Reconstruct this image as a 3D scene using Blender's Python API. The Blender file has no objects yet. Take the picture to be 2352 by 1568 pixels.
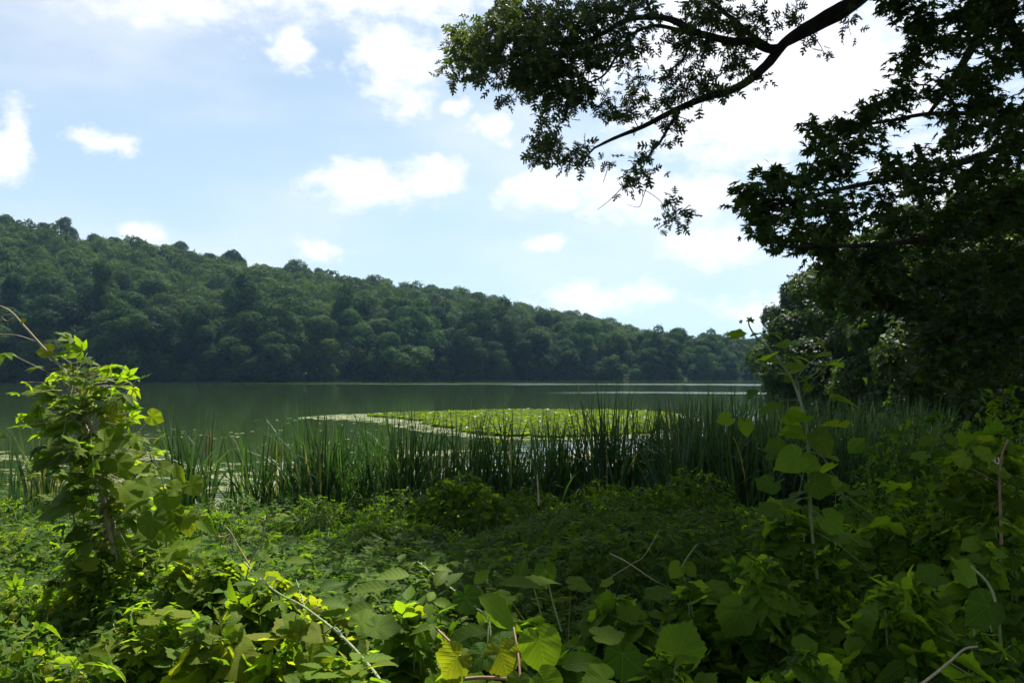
import bpy, math, random
import numpy as np
from mathutils import Vector
sc = bpy.context.scene
PI = math.pi
rng = np.random.default_rng(7)
random.seed(7)

# ------------------------------------------------------------------ camera
F = 2037.0                      # focal length in units of a 2352 px wide picture
CAMZ = 2.5                      # eye height above the lake
PITCH = math.atan2(68.0, F)
cam = bpy.data.cameras.new("camera")
camo = bpy.data.objects.new("camera", cam)
sc.collection.objects.link(camo)
sc.camera = camo
cam.sensor_width = 36.0
cam.lens = 36.0 * F / 2352.0
cam.clip_start = 0.05
cam.clip_end = 6000
camo.location = (0, 0, CAMZ)
camo.rotation_euler = (PI / 2 + PITCH, 0, 0)

# ------------------------------------------------------------------ render settings
sc.view_settings.view_transform = 'Standard'
sc.view_settings.look = 'None'
sc.view_settings.exposure = 1.15
sc.view_settings.gamma = 1
cy = sc.cycles
cy.max_bounces = 7
cy.diffuse_bounces = 3
cy.glossy_bounces = 2
cy.transmission_bounces = 4
cy.volume_bounces = 0
cy.transparent_max_bounces = 4
cy.caustics_reflective = False
cy.caustics_refractive = False
cy.sample_clamp_indirect = 4
try:
    cy.use_denoising = True
    cy.denoiser = 'OPENIMAGEDENOISE'
except Exception:
    pass

# ------------------------------------------------------------------ sun and sky
SUN_AZ, SUN_EL = math.radians(20), math.radians(60)
sdir = Vector((math.sin(SUN_AZ) * math.cos(SUN_EL), math.cos(SUN_AZ) * math.cos(SUN_EL), math.sin(SUN_EL)))
ld = bpy.data.lights.new("sun", 'SUN')
ld.energy = 5.0
ld.angle = math.radians(0.6)
ld.color = (1.0, 0.95, 0.85)
lo = bpy.data.objects.new("sun", ld)
sc.collection.objects.link(lo)
lo.rotation_euler = sdir.to_track_quat('Z', 'Y').to_euler()
lo.location = (20, 60, 60)

w = bpy.data.worlds.new("World")
sc.world = w
w.use_nodes = True
nt = w.node_tree
nt.nodes.clear()


def N(t, **k):
    n = nt.nodes.new(t)
    for a, b in k.items():
        setattr(n, a, b)
    return n


def M(op, a, b=None, c=None, clamp=False):
    n = nt.nodes.new('ShaderNodeMath')
    n.operation = op
    n.use_clamp = clamp
    for i, x in enumerate((a, b, c)):
        if x is None:
            continue
        if isinstance(x, (int, float)):
            n.inputs[i].default_value = x
        else:
            nt.links.new(x, n.inputs[i])
    return n.outputs[0]


def sky_world():
    L = nt.links.new
    sky = N('ShaderNodeTexSky')
    sky.sky_type = 'NISHITA'
    sky.sun_disc = False
    sky.sun_elevation = SUN_EL
    sky.sun_rotation = SUN_AZ
    sky.air_density = 1.0
    sky.dust_density = 1.2
    sky.ozone_density = 1.2
    tc = N('ShaderNodeTexCoord')
    sep = N('ShaderNodeSeparateXYZ')
    L(tc.outputs['Generated'], sep.inputs[0])
    az = M('ARCTAN2', sep.outputs[0], sep.outputs[1])
    el = M('ARCSINE', sep.outputs[2])
    comb = N('ShaderNodeCombineXYZ')
    L(az, comb.inputs[0]); L(el, comb.inputs[1])
    # warp
    n1 = N('ShaderNodeTexNoise')
    n1.inputs['Scale'].default_value = 9
    n1.inputs['Detail'].default_value = 7
    n1.inputs['Roughness'].default_value = 0.62
    L(comb.outputs[0], n1.inputs['Vector'])
    vm = N('ShaderNodeVectorMath', operation='SUBTRACT')
    L(n1.outputs['Color'], vm.inputs[0]); vm.inputs[1].default_value = (0.5, 0.5, 0.5)
    vs = N('ShaderNodeVectorMath', operation='MULTIPLY')
    L(vm.outputs[0], vs.inputs[0]); vs.inputs[1].default_value = (0.17, 0.075, 0)
    va = N('ShaderNodeVectorMath', operation='ADD')
    L(comb.outputs[0], va.inputs[0]); L(vs.outputs[0], va.inputs[1])
    # (x, y, rx, ry, strength) in picture units, turned into azimuth / elevation
    cl = [(1800, 190, 470, 230, 1.25), (1700, 60, 330, 200, 1.1), (925, 130, 125, 95, 1.0), (660, 78, 95, 60, .8), (830, 415, 135, 80, 1.15),
          (975, 405, 100, 60, 1.0), (1132, 306, 62, 36, 1.1), (1050, 240, 45, 30, .85), (312, 520, 105, 34, 1.15),
          (5, 320, 75, 115, .95), (1270, 432, 140, 55, 1.05), (1440, 440, 170, 85, 1.1), (1620, 440, 160, 75, 1.05),
          (1640, 565, 170, 60, 1.0), (1390, 685, 190, 42, 1.0), (1740, 705, 150, 50, .95), (870, -30, 420, 75, .9), (400, 20, 230, 65, .7),
          (235, 325, 80, 30, .75), (725, 580, 75, 26, .75), (1255, 558, 70, 26, .8), (1560, 780, 0, 0, 0),
          (1300, 120, 260, 120, .7), (2200, 500, 300, 300, .9), (2000, -300, 600, 350, 1.2), (960, 235, 60, 40, .6)]
    acc = None
    for (x, y, rx, ry, s) in cl:
        if rx == 0:
            continue
        a0 = math.atan2(x - 1176, F)
        e0 = math.atan2((852 - y) * math.cos(a0), F)
        k = math.cos(a0)
        d = N('ShaderNodeVectorMath', operation='SUBTRACT')
        L(va.outputs[0], d.inputs[0]); d.inputs[1].default_value = (a0, e0, 0)
        m = N('ShaderNodeVectorMath', operation='MULTIPLY')
        L(d.outputs[0], m.inputs[0]); m.inputs[1].default_value = (F / (rx * k * k + 1), F / (ry * k + 1), 0)
        ln = N('ShaderNodeVectorMath', operation='LENGTH')
        L(m.outputs[0], ln.inputs[0])
        v = M('MULTIPLY_ADD', ln.outputs['Value'], -s, s * 1.0)
        acc = v if acc is None else M('MAXIMUM', acc, v)
    n2 = N('ShaderNodeTexNoise')
    n2.inputs['Scale'].default_value = 22
    n2.inputs['Detail'].default_value = 8
    n2.inputs['Roughness'].default_value = 0.6
    st = N('ShaderNodeVectorMath', operation='MULTIPLY')
    L(comb.outputs[0], st.inputs[0]); st.inputs[1].default_value = (1, 1.7, 1)
    L(st.outputs[0], n2.inputs['Vector'])
    f = M('MULTIPLY_ADD', n2.outputs['Fac'], 1.8, -1.0)
    f = M('ADD', f, acc)
    mr = N('ShaderNodeMapRange', interpolation_type='SMOOTHSTEP')
    mr.inputs['From Min'].default_value = -0.15
    mr.inputs['From Max'].default_value = 0.62
    L(f, mr.inputs['Value'])
    # general thin cloud for the whole sky
    n3 = N('ShaderNodeTexNoise')
    n3.inputs['Scale'].default_value = 2.6
    n3.inputs['Detail'].default_value = 6
    n3.inputs['Roughness'].default_value = 0.5
    st3 = N('ShaderNodeVectorMath', operation='MULTIPLY')
    L(comb.outputs[0], st3.inputs[0]); st3.inputs[1].default_value = (1, 2.6, 1)
    L(st3.outputs[0], n3.inputs['Vector'])
    veil = N('ShaderNodeMapRange', interpolation_type='SMOOTHSTEP')
    veil.inputs['From Min'].default_value = 0.38
    veil.inputs['From Max'].default_value = 0.72
    veil.inputs['To Max'].default_value = 0.55
    L(n3.outputs['Fac'], veil.inputs['Value'])
    # milky air towards the horizon
    hz = N('ShaderNodeMapRange', interpolation_type='SMOOTHSTEP')
    hz.inputs['From Min'].default_value = 0.75
    hz.inputs['From Max'].default_value = -0.02
    hz.inputs['To Min'].default_value = 0.0
    hz.inputs['To Max'].default_value = 0.72
    L(el, hz.inputs['Value'])
    # brightness around the sun
    sv = N('ShaderNodeVectorMath', operation='DOT_PRODUCT')
    nrm = N('ShaderNodeVectorMath', operation='NORMALIZE')
    L(tc.outputs['Generated'], nrm.inputs[0])
    L(nrm.outputs[0], sv.inputs[0]); sv.inputs[1].default_value = tuple(sdir)
    sg = M('MAXIMUM', sv.outputs['Value'], 0.0)
    g1 = M('POWER', sg, 9.0)
    g2 = M('POWER', sg, 60.0)
    glow = M('ADD', M('MULTIPLY', g1, SKY_G1), M('MULTIPLY', g2, SKY_G2))
    one = lambda x: M('SUBTRACT', 1.0, x)
    m1 = one(M('MULTIPLY', one(mr.outputs[0]), one(veil.outputs[0])))
    mix0 = N('ShaderNodeMix', data_type='RGBA')
    L(hz.outputs[0], mix0.inputs['Factor'])
    L(sky.outputs[0], mix0.inputs['A']); mix0.inputs['B'].default_value = (6.6, 8.7, 10.6, 1)
    mix1 = N('ShaderNodeMix', data_type='RGBA')
    L(m1, mix1.inputs['Factor'])
    L(mix0.outputs['Result'], mix1.inputs['A']); mix1.inputs['B'].default_value = (9.8, 9.9, 10.4, 1)
    gc = N('ShaderNodeMix', data_type='RGBA', blend_type='ADD')
    gc.inputs['Factor'].default_value = 1
    cg = N('ShaderNodeCombineXYZ')
    L(glow, cg.inputs[0]); L(glow, cg.inputs[1]); L(glow, cg.inputs[2])
    L(mix1.outputs['Result'], gc.inputs['A']); L(cg.outputs[0], gc.inputs['B'])
    bg = N('ShaderNodeBackground')
    bg.inputs['Strength'].default_value = 0.0505
    L(gc.outputs['Result'], bg.inputs['Color'])
    out = N('ShaderNodeOutputWorld')
    L(bg.outputs[0], out.inputs['Surface'])


SKY_G1, SKY_G2 = 6.0, 30.0
sky_world()

# ------------------------------------------------------------------ helpers
FWD = np.array([0, math.cos(PITCH), math.sin(PITCH)])
UPV = np.array([0, -math.sin(PITCH), math.cos(PITCH)])


def at(px, py, Y):
    """world point on the sight line of picture point (px, py) (2352 x 1568) at depth Y"""
    d = FWD + UPV * ((784 - py) / F) + np.array([1, 0, 0]) * ((px - 1176) / F)
    return np.array([0, 0, CAMZ]) + d * (Y / d[1])


def atv(px, py, Y):
    px, py, Y = np.broadcast_arrays(np.asarray(px, float), np.asarray(py, float), np.asarray(Y, float))
    d = np.zeros(px.shape + (3,))
    d += FWD
    d += UPV * ((784 - py) / F)[..., None]
    d[..., 0] += (px - 1176) / F
    return np.array([0, 0, CAMZ]) + d * (Y / d[..., 1])[..., None]


def sstep(x, a, b):
    t = np.clip((np.asarray(x, float) - a) / (b - a), 0, 1)
    return t * t * (3 - 2 * t)


def unit(v):
    return v / (np.linalg.norm(v, axis=-1, keepdims=True) + 1e-9)


class Geo:
    def __init__(s):
        s.V, s.T, s.U, s.C, s.n = [], [], [], [], 0

    def add(s, V, T, U=None, C=None):
        V = np.asarray(V, float).reshape(-1, 3)
        T = np.asarray(T, int).reshape(-1, 3)
        s.V.append(V); s.T.append(T + s.n)
        s.U.append(np.zeros((len(V), 2)) if U is None else np.asarray(U, float).reshape(-1, 2))
        s.C.append(np.zeros((len(V), 4)) if C is None else np.asarray(C, float).reshape(-1, 4))
        s.n += len(V)

    def build(s, name, m, parent=None, smooth=True, uv=False, col=True):
        if not s.V:
            s.add([[0, 0, 0], [.01, 0, 0], [0, .01, 0]], [[0, 1, 2]])
        V = np.concatenate(s.V); T = np.concatenate(s.T)
        me = bpy.data.meshes.new(name)
        me.vertices.add(len(V)); me.vertices.foreach_set('co', V.astype(np.float32).ravel())
        me.loops.add(len(T) * 3); me.loops.foreach_set('vertex_index', T.astype(np.int32).ravel())
        me.polygons.add(len(T)); me.polygons.foreach_set('loop_start', np.arange(0, len(T) * 3, 3, dtype=np.int32))
        me.polygons.foreach_set('use_smooth', np.full(len(T), smooth))
        me.update(calc_edges=True)
        if uv:
            U = np.concatenate(s.U)[T.ravel()]
            me.uv_layers.new(name='UVMap').data.foreach_set('uv', U.astype(np.float32).ravel())
        if col:
            Cc = np.concatenate(s.C)
            ca = me.color_attributes.new('lc', 'FLOAT_COLOR', 'POINT')
            ca.data.foreach_set('color', Cc.astype(np.float32).ravel())
        if m is not None:
            me.materials.append(m)
        o = bpy.data.objects.new(name, me)
        sc.collection.objects.link(o)
        if parent is not None:
            o.parent = parent
            o.matrix_parent_inverse = parent.matrix_basis.inverted()
        return o


def tag(o, label=None, cat=None, group=None, kind=None):
    if label: o['label'] = label
    if cat: o['category'] = cat
    if group: o['group'] = group
    if kind: o['kind'] = kind
    return o


def empty(name, loc, label, cat, group=None):
    o = bpy.data.objects.new(name, None)
    o.empty_display_size = 0.2
    sc.collection.objects.link(o)
    o.location = loc
    return tag(o, label, cat, group)


def dup_tree(root):
    r = root.copy(); sc.collection.objects.link(r)
    for ch in list(root.children):
        c = ch.copy(); sc.collection.objects.link(c); c.parent = r
    return r


def smooth_path(P, k=6):
    P = np.asarray(P, float)
    if len(P) < 3:
        t = np.linspace(0, 1, k)[:, None]
        return P[0] * (1 - t) + P[-1] * t
    Q = np.vstack([2 * P[0] - P[1], P, 2 * P[-1] - P[-2]])
    out = []
    for i in range(len(P) - 1):
        a, b, c, d = Q[i:i + 4]
        for t in np.linspace(0, 1, k, endpoint=False):
            out.append(.5 * ((2 * b) + (c - a) * t + (2 * a - 5 * b + 4 * c - d) * t * t + (3 * b - a - 3 * c + d) * t ** 3))
    out.append(P[-1])
    return np.array(out)


def tube(g, P, r0, r1=None, sides=6, col=(0, 0, 0, 0), wob=0.0):
    P = np.asarray(P, float)
    n = len(P)
    R = np.linspace(r0, r0 if r1 is None else r1, n) if np.isscalar(r0) else np.asarray(r0)
    if wob:
        R = R * (1 + wob * rng.normal(size=n))
    T = unit(np.gradient(P, axis=0))
    ref = np.array([0, 0, 1.0]) if abs(T[:, 2]).mean() < .8 else np.array([1.0, 0, 0])
    A = unit(np.cross(T, ref)); B = np.cross(T, A)
    a = np.linspace(0, 2 * PI, sides, endpoint=False)
    V = P[:, None] + R[:, None, None] * (np.cos(a)[None, :, None] * A[:, None] + np.sin(a)[None, :, None] * B[:, None])
    i = np.arange(n - 1)[:, None]; j = np.arange(sides)[None]
    p = i * sides + j; q = i * sides + (j + 1) % sides
    tr = np.concatenate([np.stack([p, q, q + sides], -1).reshape(-1, 3), np.stack([p, q + sides, p + sides], -1).reshape(-1, 3)])
    V = V.reshape(-1, 3)
    tip = len(V)
    V = np.vstack([V, P[-1] + T[-1] * R[-1]])
    jj = np.arange(sides)
    b = (n - 1) * sides
    tr = np.vstack([tr, np.stack([b + jj, b + (jj + 1) % sides, np.full(sides, tip)], -1)])
    g.add(V, tr, None, np.tile(col, (len(V), 1)))


# ------------------------------------------------------------------ leaf templates: (V, T, UV)
def fan_leaf(ph, r, mid=None, droop=.18, fold=.18, ripple=.04):
    """leaf in polar form about the petiole; ph: degrees from the tip axis, one side"""
    ph = np.radians(np.asarray(ph, float)); r = np.asarray(r, float)
    a = np.concatenate([-ph[::-1], ph[1:]]); rr = np.concatenate([r[::-1], r[1:]])
    ring = np.stack([np.sin(a) * rr, np.cos(a) * rr], 1)
    n = len(ring)
    pts = [np.zeros((1, 2))]
    T = []
    if mid:
        pts += [ring * mid, ring]
        for i in range(n - 1):
            T += [(0, 2 + i, 1 + i), (1 + i, 2 + i, 1 + n + i), (2 + i, 2 + n + i, 1 + n + i)]
    else:
        pts += [ring]
        for i in range(n - 1):
            T += [(0, 2 + i, 1 + i)]
    P = np.vstack(pts)
    ang = np.arctan2(P[:, 0], P[:, 1]); rad = np.hypot(P[:, 0], P[:, 1])
    z = fold * np.abs(P[:, 0]) - droop * rad ** 2 + ripple * np.cos(ang * 7.2) * rad
    return np.column_stack([P, z]), np.array(T), P.copy()


def serr(ph, r, amp):
    ph2 = np.linspace(ph[0], ph[-1], 27)
    r2 = np.interp(ph2, ph, r)
    r2 = r2 * (1 + amp * np.where(np.arange(27) % 2 == 0, 1, -1)); r2[-1] = r[-1]
    return ph2, r2


GRAPE = fan_leaf(*serr([0, 6, 28, 52, 78, 105, 135, 155, 170, 178], [1, .93, .80, .88, .68, .64, .56, .48, .30, .08], .035), mid=.55)
HEART = fan_leaf(*serr([0, 8, 28, 52, 78, 105, 135, 155, 170, 178], [1, .88, .76, .70, .64, .60, .56, .48, .30, .08], .015), mid=.55, droop=.22)
MAPLE = fan_leaf([0, 9, 16, 30, 40, 49, 58, 76, 98, 112, 150, 178], [1, .68, .72, .40, .66, .88, .56, .36, .56, .34, .22, .05], None, .25, .12, .0)
PAD = fan_leaf([0, 30, 60, 90, 120, 150, 172, 176], [.5, .5, .5, .5, .5, .5, .5, .02], None, 0.02, 0.0, .0)


def ell_leaf(n=4, wd=.32, droop=.25, fold=.25, serration=0.0, tipw=1.6):
    t = np.linspace(0, 1, n + 2)
    wv = wd * (np.sin(PI * t ** .8) ** .9) * (1.05 - .35 * t)
    wv[0] = .01; wv[-1] = .0
    if serration:
        wv[1:-1] *= 1 + serration * np.where(np.arange(n) % 2 == 0, 1, -1)
    V = []
    for i in range(n + 2):
        y = t[i]
        z = -droop * y * y
        V += [(-wv[i], y, z + fold * wv[i]), (0, y, z), (wv[i], y, z + fold * wv[i])]
    T = []
    for i in range(n + 1):
        a = 3 * i; b = a + 3
        T += [(a, a + 1, b + 1), (a, b + 1, b), (a + 1, a + 2, b + 2), (a + 1, b + 2, b + 1)]
    V = np.array(V)
    return V, np.array(T), V[:, :2].copy()


def compound(leaf, angs, sizes, offs=None, pet=.25):
    Vs, Ts, Us = [], [], []
    n = 0
    V, T, U = leaf
    for k, (a, s) in enumerate(zip(angs, sizes)):
        a = math.radians(a)
        c, si = math.cos(a), math.sin(a)
        W = V * s
        X = W[:, 0] * c + W[:, 1] * si
        Y = -W[:, 0] * si + W[:, 1] * c
        y0 = pet if offs is None else offs[k]
        Vs.append(np.column_stack([X, Y + y0, W[:, 2] + .04 * math.sin(k * 2.1)])); Ts.append(T + n); Us.append(U); n += len(V)
    return np.vstack(Vs), np.vstack(Ts), np.vstack(Us)


ELL = ell_leaf(4)
ELLS = ell_leaf(2, wd=.30)
SER = ell_leaf(10, wd=.30, serration=.09, fold=.35)
CREEP = compound(ell_leaf(6, wd=.25, serration=.08), [-95, -48, 0, 48, 95], [.55, .72, .78, .72, .55])
BRAMB = compound(SER, [-80, 0, 80], [.62, .8, .62], [.2, .36, .2])
PINN = compound(ell_leaf(4, wd=.3), [-62, 62, -55, 55, 0], [.5, .5, .5, .5, .52], [.1, .1, .42, .42, .6])
SMALL3 = compound(ELLS, [-70, 0, 70], [.55, .7, .55], [.1, .2, .1])


def oak_leaf():
    V, T = [], []

    def quad(p):
        n = len(V)
        V.extend(p)
        for i in range(1, len(p) - 1):
            T.append((n, n + i, n + i + 1))
    quad([(-.02, 0, 0), (.02, 0, 0), (.045, .75, -.08), (-.045, .75, -.08)])
    for y, L, up, wd in [(.22, .30, .12, .09), (.45, .40, .20, .11), (.68, .30, .20, .08)]:
        for s in (-1, 1):
            quad([(0, y - wd, -.02), (s * L * .6, y + up * .45 - .04, .02), (s * L, y + up, -.05), (s * L * .55, y + up * .6 + .05, .02), (0, y + wd, -.03)])
            quad([(s * L * .5, y + up * .4 - .03, .02), (s * L * .98, y + up * .25, -.05), (s * L * .6, y + up * .7, .02)])
    quad([(-.05, .72, -.08), (.05, .72, -.08), (.11, .90, -.14), (0, 1.0, -.18), (-.11, .90, -.14)])
    V = np.array(V)
    return V, np.array(T), V[:, :2].copy()


OAK = oak_leaf()


def clump_leaf(seed, k=5):
    r = np.random.default_rng(seed)
    V, T = [], []
    for i in range(k):
        c = r.normal(size=3) * [.32, .32, .10]
        a = r.uniform(0, 2 * PI)
        for j in range(3):
            b = a + j * 2.09 + r.normal() * .25
            V.append(c + [math.cos(b) * .34, math.sin(b) * .34, r.normal() * .13])
        T.append((3 * i, 3 * i + 1, 3 * i + 2))
    V = np.array(V)
    return V, np.array(T), V[:, :2].copy()


CLUMPS = [clump_leaf(s) for s in range(4)]
CLUMP3 = [clump_leaf(s + 9, 3) for s in range(4)]


def scatter(g, tpl, pos, nrm, dr, size, lc=None, curl=0.0):
    V0, T0, U0 = tpl
    pos = np.asarray(pos, float)
    n = len(pos)
    if n == 0:
        return
    z = unit(np.asarray(nrm, float)); y = np.asarray(dr, float)
    y = unit(y - z * np.sum(y * z, 1, keepdims=True)); x = np.cross(y, z)
    size = np.broadcast_to(size, (n,))
    L = np.broadcast_to(V0, (n,) + V0.shape).copy()
    if curl:
        c = rng.normal(size=n) * curl
        c2 = rng.normal(size=n) * curl * .7
        L[:, :, 2] += c[:, None] * L[:, :, 1] ** 2 + c2[:, None] * L[:, :, 0] * np.abs(L[:, :, 0])
    L *= size[:, None, None]
    Wv = L[:, :, 0:1] * x[:, None] + L[:, :, 1:2] * y[:, None] + L[:, :, 2:3] * z[:, None] + pos[:, None]
    T = T0[None] + (np.arange(n) * len(V0))[:, None, None]
    if lc is None:
        lc = np.zeros((n, 4)); lc[:, 0] = rng.random(n); lc[:, 1] = 0
    Cc = np.repeat(lc, len(V0), axis=0)
    g.add(Wv.reshape(-1, 3), T.reshape(-1, 3), np.tile(U0, (n, 1)), Cc)


def lcol(n, yel=0.0, spread=1.0, base=0.0):
    lc = np.zeros((n, 4))
    lc[:, 0] = np.clip(base + rng.random(n) * spread, 0, 1)
    lc[:, 1] = np.clip(rng.random(n) ** 3 * yel * 2, 0, 1) if yel else 0
    lc[:, 2] = rng.random(n)
    return lc


def rdir(n, up=0.0, rs=1.0):
    v = rng.normal(size=(n, 3)) * rs
    v[:, 2] += up
    return unit(v)


# ------------------------------------------------------------------ materials
def newmat(name):
    m = bpy.data.materials.new(name)
    m.use_nodes = True
    t = m.node_tree
    t.nodes.clear()
    return m, t


def leaf_mat(name, dark, light, yellow, trans=.45, rough=.45, spec=.35, veins=0, objvar=0.0, tint=(1.9, 1.7, .55), under=1.25, noise=0.0, holes=False):
    m, t = newmat(name)
    nd = t.nodes.new; L = t.links.new
    at_ = nd('ShaderNodeAttribute'); at_.attribute_name = 'lc'
    sp = nd('ShaderNodeSeparateColor'); L(at_.outputs['Color'], sp.inputs[0])
    fac = sp.outputs[0]

    def mth(op, a, b=None, clamp=False):
        n = nd('ShaderNodeMath'); n.operation = op; n.use_clamp = clamp
        for i, x in enumerate((a, b)):
            if x is None: continue
            if isinstance(x, (int, float)): n.inputs[i].default_value = x
            else: L(x, n.inputs[i])
        return n.outputs[0]

    def mix(f, a, b, bt='MIX'):
        n = nd('ShaderNodeMix'); n.data_type = 'RGBA'; n.blend_type = bt
        for k, x in (('Factor', f), ('A', a), ('B', b)):
            if isinstance(x, tuple): n.inputs[k].default_value = x + (1,) if len(x) == 3 else x
            elif isinstance(x, (int, float)): n.inputs[k].default_value = x
            else: L(x, n.inputs[k])
        return n.outputs['Result']
    if noise:
        nz = nd('ShaderNodeTexNoise'); nz.inputs['Scale'].default_value = noise; nz.inputs['Detail'].default_value = 3
        g_ = nd('ShaderNodeNewGeometry'); L(g_.outputs['Position'], nz.inputs['Vector'])
        fac = mth('ADD', mth('MULTIPLY', fac, .6), mth('MULTIPLY', mth('SUBTRACT', nz.outputs['Fac'], .35), 1.3), True)
    c = mix(fac, dark, light)
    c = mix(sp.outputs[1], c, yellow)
    if objvar:
        oi = nd('ShaderNodeObjectInfo')
        rp = nd('ShaderNodeValToRGB')
        L(oi.outputs['Random'], rp.inputs[0])
        e = rp.color_ramp.elements
        e[0].position = 0; e[0].color = (.50, .66, .70, 1)
        e[1].position = 1; e[1].color = (1.75, 1.45, .95, 1)
        for p_, c_ in ((.25, (.85, .92, .95, 1)), (.5, (1.0, 1.1, .85, 1)), (.75, (1.35, 1.15, .9, 1)), (.9, (1.3, 1.5, 1.5, 1))):
            x_ = e.new(p_); x_.color = c_
        c = mix(objvar, c, rp.outputs[0], 'MULTIPLY')
    geo = nd('ShaderNodeNewGeometry')
    bf = mix(geo.outputs['Backfacing'], c, mix(1.0, c, (under, under * .98, under * 1.05), 'MULTIPLY'))
    pb = nd('ShaderNodeBsdfPrincipled')
    tr = nd('ShaderNodeBsdfTranslucent')
    normal = None
    if veins:
        uv = nd('ShaderNodeUVMap')
        s2 = nd('ShaderNodeSeparateXYZ'); L(uv.outputs[0], s2.inputs[0])
        ax = mth('ABSOLUTE', s2.outputs[0])
        rib = mth('LESS_THAN', ax, .012)
        fr = mth('FRACT', mth('MULTIPLY', mth('SUBTRACT', s2.outputs[1], mth('MULTIPLY', ax, .9)), 7.0 if veins == 1 else 6.0))
        v = mth('SUBTRACT', 1.0, mth('MULTIPLY', mth('ABSOLUTE', mth('SUBTRACT', fr, .5)), 2.0))   # 1 at vein, 0 between
        v = mth('POWER', v, 6.0)
        if veins == 2:
            for an in (50, 102):
                a_ = math.radians(an)
                dist = mth('ABSOLUTE', mth('SUBTRACT', mth('MULTIPLY', ax, math.cos(a_)), mth('MULTIPLY', s2.outputs[1], math.sin(a_))))
                rib = mth('MAXIMUM', rib, mth('LESS_THAN', dist, .010))
        vv = mth('MAXIMUM', mth('MULTIPLY', v, .35), rib, True)
        bf = mix(mth('MULTIPLY', vv, .35), bf, (light[0] * 1.6, light[1] * 1.3, light[2] * 1.6))
        bp = nd('ShaderNodeBump'); bp.inputs['Strength'].default_value = .5; bp.inputs['Distance'].default_value = .004
        L(mth('SUBTRACT', 1.0, vv), bp.inputs['Height'])
        L(bp.outputs[0], pb.inputs['Normal']); L(bp.outputs[0], tr.inputs['Normal'])
        # blotches and insect marks with shapes of their own
        nz2 = nd('ShaderNodeTexNoise'); nz2.inputs['Scale'].default_value = 90; nz2.inputs['Detail'].default_value = 4
        L(geo.outputs['Position'], nz2.inputs['Vector'])
        sp2 = mth('GREATER_THAN', nz2.outputs['Fac'], .70)
        bf = mix(mth('MULTIPLY', sp2, .45), bf, (.10, .07, .02))
    L(bf, pb.inputs['Base Color'])
    pb.inputs['Roughness'].default_value = rough
    pb.inputs['Specular IOR Level'].default_value = spec
    tcx = mix(1.0, bf, tint, 'MULTIPLY')
    L(tcx, tr.inputs['Color'])
    ms = nd('ShaderNodeMixShader'); ms.inputs[0].default_value = trans
    L(pb.outputs[0], ms.inputs[1]); L(tr.outputs[0], ms.inputs[2])
    out = nd('ShaderNodeOutputMaterial'); L(ms.outputs[0], out.inputs['Surface'])
    return m


def solid_mat(name, c1, c2, scale=8, rough=.8, spec=.2, bump=0, stretch=(1, 1, 1)):
    m, t = newmat(name)
    nd = t.nodes.new; L = t.links.new
    g = nd('ShaderNodeTexCoord'); mp = nd('ShaderNodeMapping'); mp.inputs['Scale'].default_value = stretch
    L(g.outputs['Object'], mp.inputs[0])
    nz = nd('ShaderNodeTexNoise'); nz.inputs['Scale'].default_value = scale; nz.inputs['Detail'].default_value = 7
    nz.inputs['Roughness'].default_value = .65
    L(mp.outputs[0], nz.inputs['Vector'])
    rp = nd('ShaderNodeValToRGB'); L(nz.outputs['Fac'], rp.inputs[0])
    rp.color_ramp.elements[0].position = .32; rp.color_ramp.elements[0].color = c1 + (1,)
    rp.color_ramp.elements[1].position = .68; rp.color_ramp.elements[1].color = c2 + (1,)
    pb = nd('ShaderNodeBsdfPrincipled'); L(rp.outputs[0], pb.inputs['Base Color'])
    pb.inputs['Roughness'].default_value = rough; pb.inputs['Specular IOR Level'].default_value = spec
    if bump:
        b = nd('ShaderNodeBump'); b.inputs['Strength'].default_value = .8; b.inputs['Distance'].default_value = bump
        L(nz.outputs['Fac'], b.inputs['Height']); L(b.outputs[0], pb.inputs['Normal'])
    out = nd('ShaderNodeOutputMaterial'); L(pb.outputs[0], out.inputs['Surface'])
    return m


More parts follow.
